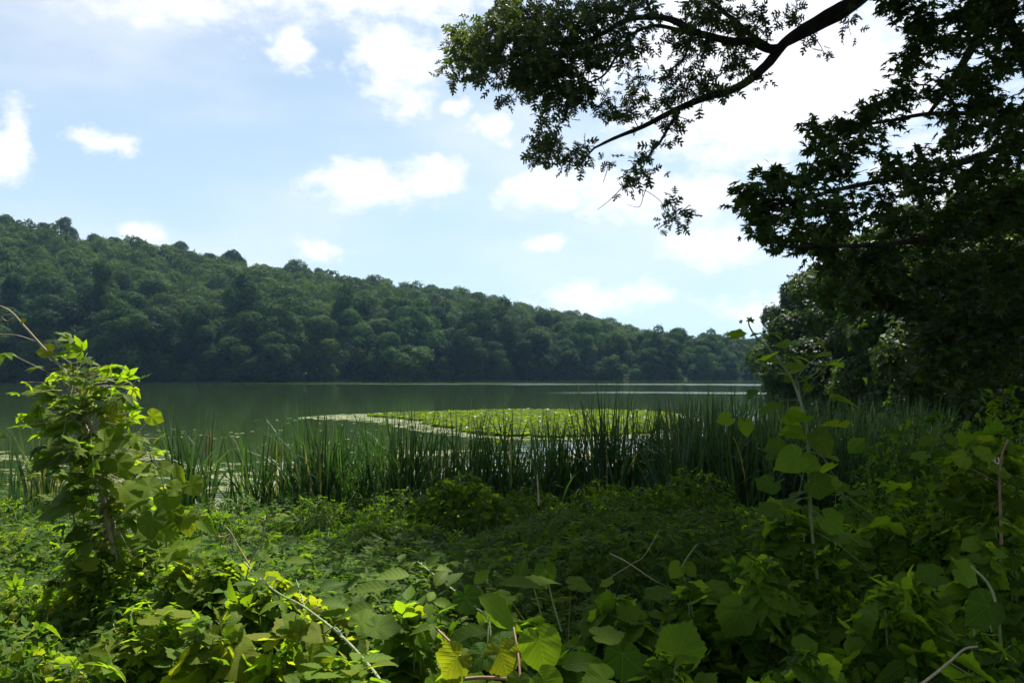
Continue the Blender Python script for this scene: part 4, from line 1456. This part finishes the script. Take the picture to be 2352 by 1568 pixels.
PL = [
    # left side
    ('weed_patch', 'weeds', 'sunlit yellow green weeds at the left edge below the pond scum', 60, 7.0, 1215, 420, 900, [('pinn', .6), ('small', .4)], .35, .4),
    ('weed_patch', 'weeds', 'sunlit low weeds at the left edge under the tall vine', 40, 4.6, 1330, 330, 600, [('small', .5), ('ell', .3), ('creeper', .2)], .25, .4),
    ('vine_mound', 'vines', 'shadowed leafy mound around the foot of the tall left vine', 270, 4.5, 1210, 330, 560, [('creeper', .35), ('small', .4), ('heart', .25)], .08, .7),
    ('vine_mound', 'vines', 'bright mixed mound right of the tall left vine, topped by grape leaves', 480, 3.9, 1255, 300, 560, [('grape', .25), ('creeper', .35), ('small', .4)], .2, .5),
    ('vine_mound', 'vines', 'sunlit mound of creeper and grape leaves under the twisted dead leaf', 610, 3.3, 1320, 270, 480, [('grape', .3), ('bramble', .4), ('small', .3)], .25, .5),
    ('vine_mound', 'vines', 'sunny mound with star shaped pale leaf, lower left', 330, 2.9, 1370, 330, 520, [('grape', .2), ('creeper', .4), ('small', .4)], .15, .5),
    ('vine_mound', 'vines', 'dark leafy mound in the lower left corner with one yellow leaf', 70, 2.6, 1440, 330, 420, [('small', .6), ('ell', .3), ('grape', .1)], .1, .5),
    ('vine_mound', 'vines', 'bottom left mound of small shaded leaves below the yellow leaf', 180, 2.0, 1520, 320, 420, [('small', .7), ('creeper', .3)], .15, .5),
    ('grape_vine', 'vines', 'yellow green backlit grape leaves at the lower left, left of the pale cane', 500, 2.5, 1430, 300, 170, [('grape', .8), ('bramble', .2)], .9, .5),
    ('grape_vine', 'vines', 'broad yellow green leaves around the middle of the pale cane', 680, 2.4, 1420, 260, 150, [('grape', .8), ('small', .2)], .8, .5),
    ('vine_mound', 'vines', 'sunlit small leaved mound at the bottom edge left of centre', 520, 1.9, 1540, 360, 460, [('small', .6), ('bramble', .25), ('grape', .15)], .3, .5),
    ('vine_mound', 'vines', 'sunlit leaves at the bottom edge under the pale cane', 780, 1.9, 1530, 300, 380, [('bramble', .4), ('small', .4), ('grape', .2)], .3, .5),
    ('bramble_bush', 'bramble', 'sunlit bramble tips above the dark hollow, left of the fern like bank', 740, 2.9, 1375, 250, 170, [('bramble', .6), ('grape', .4)], .25, .5),
    ('bramble_bush', 'bramble', 'half lit bramble bush with arching tips left of the bottom centre', 960, 2.5, 1370, 300, 260, [('bramble', .55), ('grape', .45)], .15, .5),
    # centre
    ('grape_vine', 'vines', 'shaded grape leaves at the bottom centre around the bright yellow leaf', 1080, 2.0, 1480, 320, 210, [('grape', .6), ('bramble', .4)], .25, .5),
    ('bramble_bush', 'bramble', 'shaded bramble leaves right of the arching tips', 1180, 2.7, 1375, 300, 240, [('bramble', .5), ('grape', .5)], .08, .5),
    ('grape_vine', 'vines', 'large dark heart shaped leaves hanging at the bottom right of centre', 1300, 2.1, 1455, 300, 170, [('grape', .9), ('bramble', .1)], .06, .5),
    ('grape_vine', 'vines', 'dark broad leaved vine below the crossed twigs', 1420, 2.8, 1385, 320, 260, [('grape', .7), ('small', .3)], .08, .5),
    ('grape_vine', 'vines', 'dark vine with a pale leaf pair, right of the crossed twigs', 1620, 3.0, 1335, 320, 320, [('grape', .6), ('creeper', .2), ('small', .2)], .08, .5),
    ('vine_mound', 'vines', 'nearly black leaf mound on the bottom edge right of centre', 1540, 2.0, 1500, 340, 260, [('grape', .6), ('small', .4)], .04, .5),
    # bank
    ('leafy_shrub', 'shrub', 'dark leafy shrub standing alone in front of the reeds near the middle', 1060, 10.5, 1098, 270, 1000, [('pinn', .5), ('grape', .5)], .15, .75),
    ('weed_patch', 'weeds', 'low nettle like weeds left of the dark shrub on the bank', 880, 9.5, 1195, 420, 1000, [('pinn', .8), ('ell', .2)], .15, .4),
    ('weed_patch', 'weeds', 'weeds on the bank under the reed clump with stalked spikes', 470, 10.8, 1175, 280, 700, [('pinn', .6), ('ell', .4)], .3, .5),
    ('weed_patch', 'weeds', 'bushy weeds in front of the thick reed bed', 1480, 10.5, 1110, 340, 1000, [('pinn', .7), ('ell', .3)], .15, .6),
    ('weed_patch', 'weeds', 'dark weeds at the right foot of the thick reed bed', 1720, 8.0, 1170, 330, 900, [('pinn', .5), ('grape', .2), ('ell', .3)], .1, .6),
    ('weed_patch', 'weeds', 'shaded weeds on the open bank in the middle', 1300, 7.5, 1250, 420, 800, [('pinn', .5), ('ell', .5)], .15, .4),
    ('weed_patch', 'weeds', 'tall dark weeds at the foot of the dense tall reed clump', 730, 12.2, 1140, 200, 420, [('pinn', .6), ('ell', .4)], .15, .6),
    ('weed_patch', 'weeds', 'tall weeds between the dense reed clump and the dark shrub', 905, 11.8, 1128, 170, 380, [('pinn', .6), ('ell', .4)], .12, .6),
    ('weed_patch', 'weeds', 'ragged weeds at the reed bases just right of the dark shrub', 1215, 12.0, 1120, 210, 420, [('pinn', .5), ('ell', .5)], .12, .6),
    ('weed_patch', 'weeds', 'upright weeds at the foot of the tallest reed clump', 1375, 11.6, 1092, 170, 400, [('ell', .6), ('pinn', .4)], .12, .7),
    ('weed_patch', 'weeds', 'dark tall weeds under the left end of the thick reed bed', 1610, 10.2, 1072, 210, 460, [('ell', .5), ('pinn', .5)], .08, .7),
    # right
    ('vine_mound', 'vines', 'dark vine mound around the foot of the tall right vine', 1830, 3.5, 1120, 290, 420, [('grape', .5), ('creeper', .3), ('small', .2)], .06, .7),
    ('vine_mound', 'vines', 'shaded broad leaved mound below the tall right vine', 1760, 2.9, 1270, 300, 320, [('grape', .7), ('creeper', .3)], .06, .6),
    ('vine_mound', 'vines', 'vine tangle with scattered sun flecks right of the tall right vine', 2030, 4.2, 1110, 330, 650, [('small', .5), ('ell', .3), ('grape', .2)], .12, .6),
    ('vine_mound', 'vines', 'vine tangle under the maple at the right edge, yellow leaves on top', 2270, 3.9, 985, 330, 620, [('grape', .35), ('small', .35), ('creeper', .3)], .25, .6),
    ('vine_mound', 'vines', 'leafy tops at the right edge just under the maple', 2310, 5.2, 900, 300, 560, [('creeper', .4), ('ell', .6)], .15, .6),
    ('vine_mound', 'vines', 'dark vine mound at the right edge above the big shadowed leaf', 2300, 3.0, 1190, 300, 430, [('grape', .35), ('small', .65)], .08, .6),
    ('bramble_bush', 'bramble', 'shaded bramble with pale three part leaves, lower right', 2060, 2.6, 1320, 330, 300, [('bramble', .6), ('grape', .2), ('small', .2)], .08, .5),
    ('grape_vine', 'vines', 'very dark broad leaves in the lower right corner', 2260, 2.1, 1430, 320, 200, [('grape', .7), ('small', .3)], .04, .5),
    ('vine_mound', 'vines', 'nearly black undergrowth on the bottom edge right of the dark leaf mound', 1830, 2.0, 1490, 360, 300, [('small', .6), ('grape', .4)], .04, .5),
    ('vine_mound', 'vines', 'dark leaves on the bottom edge beside the dry twig', 2080, 1.9, 1520, 320, 260, [('small', .6), ('bramble', .4)], .04, .5),
    ('weed_patch', 'weeds', 'tall weeds behind the tangle under the maple', 2130, 7.0, 960, 420, 900, [('ell', .6), ('pinn', .4)], .1, .7),
]
for i, p in enumerate(PL):
    (nm, cat, lab, px, Y, top, wpx, n, kinds, yel, deep) = p
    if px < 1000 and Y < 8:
        yel += .42  # sunlight put into the leaf colour: left brush made yellower
    plant(nm, cat, lab, px, Y, top, wpx, n, kinds, yel, deep, seed=i)


# ------------------------------------------------------------------ hero vines and canes
def hero(root, leaves, mats=True):
    """leaves: (px, py, Y, length px, kind, screen angle of tip in degrees, facing, yellow)
    facing: 0 = lies flat, 1 = turned to the viewer, -1 = hangs with its underside to the viewer"""
    byk = {}
    for l in leaves:
        byk.setdefault(KIND[l[4]][1], []).append(l)
    for mk_, ls in byk.items():
        g = Geo()
        for (px, py, Y, L_, kd, ang, face, yl) in ls:
            a = math.radians(ang)
            d = np.array([[math.cos(a), .25 * rng.normal(), math.sin(a)]])
            up = np.array([[.15 * rng.normal(), 0, 1.0]]); tow = np.array([[.2 * rng.normal(), -1.0, .25]])
            nn = up * (1 - abs(face)) + tow * face
            if abs(face) < .5:
                d[0, 1] += -.5 * math.sin(a) * -1
            s = L_ / F * Y * (.80 if px > 1500 else 1) * {'grape': .64, 'heart': .72, 'ell': 1.0, 'creeper': .72, 'bramble': .75}.get(kd, .8)
            lc = np.array([[rng.random(), yl * (.45 if px > 1500 else .85) + (.12 if px < 600 else 0), 0, 0]])  # added yellow on the far left leaves stands in for sunlight
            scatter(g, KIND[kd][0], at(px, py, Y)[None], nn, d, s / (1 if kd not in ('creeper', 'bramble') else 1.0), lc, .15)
        g.build('leaves', MAT[mk_], root, uv=True)


def vine(name, cat, label, paths, leaves, mat='stem', auto=None, thorns=False):
    p0 = at(*paths[0][0][0])
    root = empty(name, (p0[0], p0[1], float(near_z(p0[0], p0[1]))), label, cat)
    g = Geo()
    P0 = None
    for (pts, r0, r1) in paths:
        P = smooth_path([at(*q) for q in pts], 6)
        q_ = cat == 'vine'
        tube(g, P, r0 * (1.2 if q_ else .9), r1 * (1.8 if q_ else 1.1), 6)
        if P0 is None: P0 = P
        if thorns:
            for q in range(2, len(P) - 2):
                v = rdir(1)[0] * .012
                tube(g, np.array([P[q], P[q] + v * .5, P[q] + v]), .0022, .0004, 4)
    g.build('stem', MAT[mat], root)
    if leaves:
        hero(root, leaves)
    if auto:
        kd, n, sz, spread, yel = auto
        tpl, mt, _ = KIND[kd]
        i = rng.integers(0, int(len(P0) * .55), n)
        pos = P0[i] + rng.normal(size=(n, 3)) * spread
        nz = rng.normal(size=(n, 3)) * .4; nz[:, 2] += 1
        d_ = rng.normal(size=(n, 3)) * [1, 1, .3] + [0, 0, -.2]
        lg = Geo(); scatter(lg, tpl, pos, nz, d_, sz * (.6 + .6 * rng.random(n)), lcol(n, yel), .3)
        lg.build('leaves', MAT[mt], root, uv=True)
        sg = Geo()
        for q in range(n):
            tube(sg, np.array([P0[i[q]], (P0[i[q]] + pos[q]) / 2 + [0, 0, .015], pos[q]]), .0016, .0012, 4)
        sg.build('leaf_stalks', MAT[mat], root)
    return root


vine('climbing_vine', 'vine', 'tall vine shoot leaning in at the left edge, round bright leaf halfway up',
     [([(268, 1290, 4.5), (258, 1200, 4.45), (240, 1100, 4.4), (215, 1010, 4.35), (200, 950, 4.3), (186, 905, 4.3), (165, 868, 4.3), (125, 825, 4.3), (88, 785, 4.3), (55, 748, 4.3), (20, 712, 4.3), (-25, 695, 4.3)], .007, .0022),
      ([(125, 876, 4.3), (140, 860, 4.3), (165, 848, 4.3)], .0022, .0015), ([(80, 783, 4.3), (40, 770, 4.3), (0, 767, 4.3), (-25, 765, 4.3)], .0022, .0015),
      ([(122, 818, 4.3), (140, 818, 4.3), (160, 832, 4.3), (178, 834, 4.3)], .0018, .001), ([(195, 978, 4.3), (225, 972, 4.3), (250, 955, 4.3)], .002, .0015),
      ([(42, 732, 4.3), (25, 722, 4.3), (5, 727, 4.3), (15, 737, 4.3), (30, 730, 4.3)], .0015, .0012)],
     [(50, 738, 4.3, 18, 'heart', 5, .8, 1), (112, 805, 4.3, 42, 'heart', 195, .8, .8), (178, 832, 4.3, 50, 'ell', -5, .3, .5), (262, 962, 4.3, 62, 'heart', 118, .85, .85), (247, 975, 4.3, 40, 'heart', -110, .8, .7),
      (205, 945, 4.3, 62, 'grape', 5, .3, .2), (232, 985, 4.25, 60, 'ell', -40, .5, .25), (265, 985, 4.2, 45, 'heart', -80, .8, .1), (85, 850, 4.3, 50, 'creeper', 150, .4, .3), (150, 850, 4.3, 55, 'creeper', 60, .5, .3),
      (168, 868, 4.3, 70, 'ell', -35, .4, .3), (110, 900, 4.3, 90, 'grape', 185, .35, .15), (170, 905, 4.3, 70, 'creeper', 200, .3, .2), (215, 900, 4.3, 60, 'creeper', 10, .3, .15), (190, 935, 4.3, 90, 'grape', 200, .35, .1), (100, 960, 4.3, 70, 'grape', 215, .5, .1),
      (155, 975, 4.25, 100, 'grape', 205, .35, .05), (235, 1010, 4.2, 90, 'grape', -45, .5, .15), (270, 1060, 4.2, 70, 'heart', -50, .6, .2), (190, 1040, 4.2, 95, 'grape', 190, .3, .1), (140, 1040, 4.3, 110, 'grape', 215, .3, .1),
      (250, 1080, 4.2, 90, 'grape', 190, .2, .2), (220, 1100, 4.2, 90, 'bramble', -20, .2, .25), (180, 1120, 4.3, 100, 'grape', 200, .3, .1), (160, 1160, 4.2, 120, 'grape', 215, .3, .05), (90, 1090, 4.3, 80, 'creeper', 190, .2, .3),
      (285, 1120, 4.1, 70, 'heart', -60, .5, .5)], 'wood', auto=('creeper', 230, .10, .13, .45))
vine('climbing_vine', 'vine', 'second leafy shoot with a pale woody stalk twined through the tall left vine',
     [([(262, 1270, 4.35), (245, 1190, 4.35), (232, 1110, 4.35), (222, 1050, 4.35), (205, 1000, 4.35), (180, 950, 4.35)], .010, .006),
      ([(170, 1200, 4.4), (165, 1100, 4.4), (150, 1000, 4.4), (130, 930, 4.4), (120, 885, 4.4)], .005, .002)], None, 'wood', auto=('heart', 100, .065, .13, .5))
vine('sapling', 'sapling', 'young heart leaved sapling standing just right of the tall left vine',
     [([(383, 1330, 4.0), (382, 1240, 4.0), (380, 1160, 4.0), (372, 1100, 4.0), (352, 1048, 4.0)], .006, .002), ([(380, 1160, 4.0), (420, 1120, 4.0), (445, 1110, 4.0)], .002, .001), ([(382, 1200, 4.0), (430, 1180, 4.0), (470, 1185, 4.0)], .002, .001)],
     [(352, 1046, 4.0, 35, 'ell', 100, .5, .3), (375, 1075, 4.0, 45, 'heart', 30, .5, .4), (335, 1075, 4.0, 55, 'heart', 200, .4, .2), (400, 1070, 4.0, 50, 'ell', -60, .6, .6), (400, 1120, 4.0, 60, 'heart', 10, .6, .15), (440, 1110, 4.0, 55, 'heart', -50, .7, .5),
      (385, 1135, 4.0, 75, 'heart', -60, .7, .1), (345, 1120, 4.0, 75, 'heart', 190, .4, .1), (395, 1175, 4.0, 60, 'heart', -50, .8, .3), (350, 1190, 3.9, 75, 'heart', -80, .7, .15), (375, 1215, 3.95, 60, 'heart', -20, .7, .0), (430, 1190, 4.0, 60, 'heart', -75, .7, .5),
      (455, 1190, 4.0, 60, 'ell', -40, .5, .1), (320, 1150, 4.0, 80, 'grape', 200, .3, .1), (395, 1260, 3.9, 70, 'grape', -50, .5, .1), (340, 1240, 3.9, 80, 'grape', 200, .4, .1), (425, 1250, 3.9, 70, 'grape', -20, .2, .2)])
vine('bramble_cane', 'bramble', 'long pale thorny cane rising from the bottom edge towards the left',
     [([(900, 1600, 1.95), (850, 1530, 2.1), (790, 1465, 2.25), (735, 1420, 2.4), (690, 1388, 2.5), (640, 1362, 2.6), (600, 1330, 2.7), (560, 1290, 2.8)], .0045, .0022),
      ([(700, 1395, 2.5), (690, 1360, 2.55), (680, 1330, 2.6)], .002, .001), ([(790, 1465, 2.25), (770, 1440, 2.3), (745, 1452, 2.3)], .002, .0012)],
     [(735, 1350, 2.6, 60, 'ell', 35, .4, .1), (700, 1350, 2.6, 60, 'ell', 190, .3, .3), (760, 1400, 2.5, 60, 'heart', -20, .2, .3), (735, 1385, 2.5, 70, 'ell', 10, .3, .1), (660, 1380, 2.55, 80, 'bramble', 200, .2, .3), (620, 1340, 2.65, 80, 'bramble', 150, .3, .3),
      (830, 1430, 2.3, 95, 'grape', 80, .25, .1), (865, 1440, 2.25, 95, 'grape', 10, .2, .1), (735, 1455, 2.35, 80, 'grape', 200, .3, .8), (600, 1290, 2.8, 60, 'bramble', 100, .3, .3), (655, 1290, 2.8, 60, 'ell', 20, .3, .5), (570, 1240, 2.9, 40, 'bramble', 120, .4, .5)],
     'cane', thorns=True)
vine('bramble_cane', 'bramble', 'arching bramble tip with folded pale leaves in front of the dark bank',
     [([(1130, 1568, 2.2), (1128, 1480, 2.3), (1120, 1420, 2.4), (1080, 1385, 2.5), (1030, 1345, 2.6), (985, 1310, 2.7), (960, 1290, 2.75)], .0035, .0018), ([(1122, 1435, 2.4), (1120, 1480, 2.35)], .002, .002)],
     [(980, 1300, 2.7, 42, 'ell', 60, .6, .2), (990, 1305, 2.7, 50, 'ell', -5, .3, .4), (955, 1295, 2.75, 45, 'bramble', 150, .3, .5), (1000, 1345, 2.6, 60, 'ell', 75, .6, .5), (1025, 1345, 2.6, 60, 'ell', 40, .4, .1), (940, 1320, 2.65, 80, 'ell', 190, .3, .2),
      (1070, 1370, 2.5, 75, 'heart', -60, .7, .0), (1090, 1340, 2.5, 50, 'ell', 60, .6, .0), (1100, 1370, 2.45, 120, 'ell', -50, .5, .1), (890, 1350, 2.5, 90, 'ell', 200, .3, .4), (860, 1400, 2.4, 90, 'ell', 200, .3, .3), (1120, 1450, 2.3, 110, 'ell', 185, .3, .1),
      (1125, 1460, 2.3, 110, 'ell', -10, .3, .05), (1010, 1440, 2.4, 80, 'bramble', 190, .3, .2), (1090, 1490, 2.2, 70, 'heart', 215, .6, .0), (1190, 1330, 2.6, 60, 'ell', 75, .6, .1), (1150, 1340, 2.55, 100, 'ell', 5, .2, .3), (1200, 1350, 2.6, 110, 'ell', 10, .2, .3)], 'cane', thorns=True)
vine('grape_vine', 'vine', 'vine with the lit yellow leaf and the big dark heart leaf, bottom centre',
     [([(1200, 1620, 1.72), (1195, 1560, 1.77), (1190, 1500, 1.82), (1180, 1440, 1.92)], .0026, .0012), ([(1190, 1560, 1.77), (1110, 1555, 1.82), (1050, 1560, 1.82)], .003, .002), ([(1065, 1520, 1.82), (1040, 1480, 1.87), (1010, 1450, 1.92), (1000, 1440, 1.92)], .0025, .0012)],
     [(1150, 1495, 1.82, 95, 'grape', -75, .85, 1.0), (1238, 1470, 1.92, 110, 'heart', -75, .9, .0), (1050, 1510, 1.82, 100, 'grape', 225, .8, .95), (1290, 1530, 1.87, 110, 'ell', 35, .5, .0), (1110, 1500, 1.82, 75, 'heart', -120, .5, .0),
      (1250, 1560, 1.82, 80, 'heart', -40, .8, .0), (1190, 1560, 1.72, 60, 'heart', -90, .7, .3), (1150, 1470, 1.92, 60, 'heart', 10, .3, .0), (1380, 1460, 1.92, 90, 'grape', 10, .2, .1), (1430, 1500, 1.92, 100, 'grape', -100, .7, .0), (1390, 1560, 1.82, 90, 'grape', 180, .5, .0)], 'redstem')
vine('grape_vine', 'vine', 'shaded round leaf standing upright left of the crossed twigs',
     [([(1290, 1450, 2.9), (1275, 1400, 2.95), (1262, 1350, 3.0), (1255, 1312, 3.0)], .003, .0015)], [(1252, 1308, 3.0, 58, 'heart', -85, .9, .0), (1160, 1370, 2.9, 70, 'grape', 200, .3, .1), (1320, 1340, 3.0, 70, 'grape', 10, .2, .2), (1400, 1335, 3.1, 40, 'grape', 190, .3, .4)])
vine('grape_vine', 'vine', 'pale round leaf pair on a thin stalk above the dark vines right of centre',
     [([(1600, 1480, 2.9), (1590, 1400, 3.0), (1575, 1340, 3.1), (1568, 1300, 3.1), (1600, 1250, 3.1)], .003, .0015)], [(1558, 1302, 3.1, 55, 'heart', 230, .75, .35), (1580, 1302, 3.1, 45, 'heart', -50, .75, .45), (1520, 1360, 3.0, 90, 'grape', 200, .3, .0), (1640, 1350, 3.0, 90, 'grape', -30, .3, .0), (1700, 1400, 2.8, 130, 'grape', -110, .7, .0)])
vine('climbing_vine', 'vine', 'tall vine shoot on the right with a small dark five part leaf against the sky',
     [([(1880, 1350, 3.4), (1868, 1250, 3.4), (1860, 1150, 3.4), (1858, 1050, 3.4), (1850, 970, 3.4), (1835, 910, 3.4), (1815, 865, 3.4), (1795, 835, 3.4), (1765, 800, 3.4), (1738, 775, 3.4), (1722, 750, 3.4), (1718, 730, 3.4)], .006, .0015),
      ([(1822, 880, 3.4), (1850, 872, 3.4), (1875, 855, 3.4), (1882, 845, 3.4)], .0018, .001), ([(1850, 970, 3.4), (1856, 1000, 3.4), (1862, 1020, 3.4)], .002, .0015)],
     [(1722, 742, 3.4, 34, 'creeper', 70, .9, .0), (1706, 740, 3.4, 18, 'creeper', 150, .9, .0), (1755, 765, 3.4, 60, 'bramble', 190, .3, .15), (1775, 770, 3.4, 55, 'bramble', 30, .35, .1), (1800, 790, 3.4, 55, 'grape', 120, .4, .05),
      (1770, 815, 3.4, 75, 'bramble', 185, .25, .1), (1815, 825, 3.4, 80, 'bramble', 15, .3, .0), (1800, 838, 3.4, 80, 'ell', 185, .25, .05), (1820, 845, 3.4, 70, 'grape', 40, .3, .0), (1835, 870, 3.4, 60, 'bramble', 20, .3, .0), (1812, 870, 3.4, 26, 'heart', 200, .8, .6), (1850, 890, 3.4, 34, 'grape', -15, .7, .9),
      (1905, 915, 3.5, 60, 'ell', 12, .3, .1), (1910, 918, 3.5, 75, 'ell', -10, .3, .15), (1825, 945, 3.3, 42, 'heart', 10, .7, .35), (1800, 930, 3.3, 80, 'ell', 200, .3, .0), (1735, 895, 3.3, 60, 'ell', 225, .3, .0),
      (1712, 972, 3.2, 55, 'heart', -80, .9, .35), (1672, 960, 3.2, 50, 'heart', 190, .8, .0), (1830, 1050, 3.1, 95, 'heart', 220, .85, .0), (1880, 1005, 3.2, 90, 'heart', -70, .8, .5), (1850, 1060, 3.2, 70, 'heart', -20, .8, .35), (1790, 1020, 3.2, 60, 'heart', 200, .6, .0),
      (1870, 1110, 3.1, 90, 'grape', -30, .8, .3), (1905, 1105, 3.2, 60, 'grape', -10, .6, .35), (1770, 1110, 3.1, 80, 'grape', 215, .5, .0), (1950, 1040, 3.4, 90, 'ell', 45, .6, .0), (1925, 1060, 3.4, 50, 'ell', 110, .4, .0), (1780, 1170, 3.0, 90, 'grape', 190, .3, .1), (1900, 1190, 3.0, 90, 'grape', -60, .7, .0)],
     auto=('grape', 26, .07, .12, .15))
vine('climbing_vine', 'vine', 'yellow green grape leaves on a red tipped shoot at the right edge',
     [([(2300, 1250, 3.6), (2298, 1180, 3.6), (2296, 1110, 3.6), (2300, 1050, 3.6), (2315, 1010, 3.6)], .005, .002), ([(2296, 1110, 3.6), (2230, 1075, 3.6)], .002, .001)],
     [(2215, 1050, 3.6, 65, 'grape', 215, .8, .9), (2255, 1045, 3.6, 60, 'grape', 40, .7, .8), (2290, 1080, 3.6, 70, 'grape', -10, .4, .8), (2140, 1010, 3.8, 55, 'grape', 200, .5, .6), (2180, 1010, 3.8, 50, 'grape', 10, .5, .5), (2320, 1030, 3.6, 26, 'heart', -10, .5, .9), (2120, 1045, 3.7, 60, 'grape', 180, .3, .1)], 'redstem')
vine('grape_vine', 'vine', 'large round shadowed leaf pair in the lower right',
     [([(2300, 1500, 2.4), (2290, 1400, 2.4), (2270, 1340, 2.5), (2230, 1300, 2.6)], .004, .002)],
     [(2210, 1310, 2.6, 90, 'grape', -50, .7, .0), (2150, 1320, 2.6, 100, 'grape', 190, .5, .0), (2270, 1390, 2.4, 120, 'heart', 215, .8, .0), (2250, 1280, 2.7, 60, 'grape', 200, .3, .1), (2290, 1270, 2.7, 50, 'grape', 10, .3, .1), (2060, 1340, 2.6, 60, 'ell', 190, .4, .1), (2100, 1400, 2.5, 50, 'bramble', 200, .4, .1), (2140, 1360, 2.5, 60, 'bramble', 0, .3, .2)])
vine('dry_twig', 'twig', 'dry tan twig sticking up from the bottom edge at the right', [([(2090, 1590, 1.9), (2130, 1560, 1.95), (2180, 1520, 2.0), (2215, 1490, 2.0), (2245, 1484, 2.0)], .004, .002), ([(2180, 1520, 2.0), (2230, 1550, 2.0)], .0015, .0008)], None, 'wood')
vine('dry_twig', 'twig', 'thin twig slanting down to the right on the shaded bank, crossed by another', [([(1400, 1270, 3.6), (1440, 1290, 3.5), (1500, 1330, 3.4), (1540, 1350, 3.4)], .0025, .0012)], None, 'wood')
vine('dry_twig', 'twig', 'thin twig rising to the right across the slanting one on the shaded bank', [([(1395, 1330, 3.5), (1450, 1295, 3.5), (1480, 1275, 3.5), (1515, 1215, 3.6)], .002, .001)], None, 'wood')
vine('dry_twig', 'twig', 'reddish shoot with small toothed leaves left of the dark shrub bank', [([(565, 1330, 3.2), (575, 1290, 3.2), (600, 1240, 3.2), (608, 1200, 3.2), (620, 1180, 3.2)], .003, .0012)],
     [(600, 1185, 3.2, 40, 'bramble', 160, .4, .4), (630, 1185, 3.2, 40, 'bramble', 10, .3, .4), (590, 1215, 3.2, 45, 'bramble', 180, .3, .3), (610, 1240, 3.2, 45, 'bramble', -20, .6, .3)], 'redstem')
vine('dead_leaf_shoot', 'twig', 'straw coloured shrivelled leaves on a thin stalk in the sunny mound', [([(575, 1300, 3.1), (545, 1250, 3.1), (532, 1225, 3.1), (520, 1210, 3.1)], .003, .0015), ([(532, 1225, 3.1), (510, 1232, 3.1), (500, 1230, 3.1)], .003, .001), ([(530, 1228, 3.1), (522, 1250, 3.1), (530, 1260, 3.1)], .006, .001)], None, 'dead')
vine('dry_stalk', 'twig', 'brown dry stalk standing in the weeds in front of the reed row', [([(1238, 1160, 9.5), (1236, 1120, 9.5), (1234, 1090, 9.5)], .015, .008)], None, 'dead')

# ------------------------------------------------------------------ haze
def haze():
    m, t = newmat('haze_air')
    v = t.nodes.new('ShaderNodeVolumePrincipled')
    v.inputs['Color'].default_value = (.36, .62, 1.0, 1)
    v.inputs['Density'].default_value = HAZE
    v.inputs['Anisotropy'].default_value = .35
    out = t.nodes.new('ShaderNodeOutputMaterial'); t.links.new(v.outputs[0], out.inputs['Volume'])
    x0, x1, y0, y1, z0, z1 = -2600, 2600, -2600, 2600, -8, 130
    V = [(x, y, z) for x in (x0, x1) for y in (y0, y1) for z in (z0, z1)]
    T = [(0, 1, 3), (0, 3, 2), (4, 6, 7), (4, 7, 5), (0, 4, 5), (0, 5, 1), (2, 3, 7), (2, 7, 6), (0, 2, 6), (0, 6, 4), (1, 5, 7), (1, 7, 3)]
    g = Geo(); g.add(V, T)
    tag(g.build('haze', m, smooth=False, col=False), kind='stuff')


HAZE = .00012
if HAZE:
    haze()
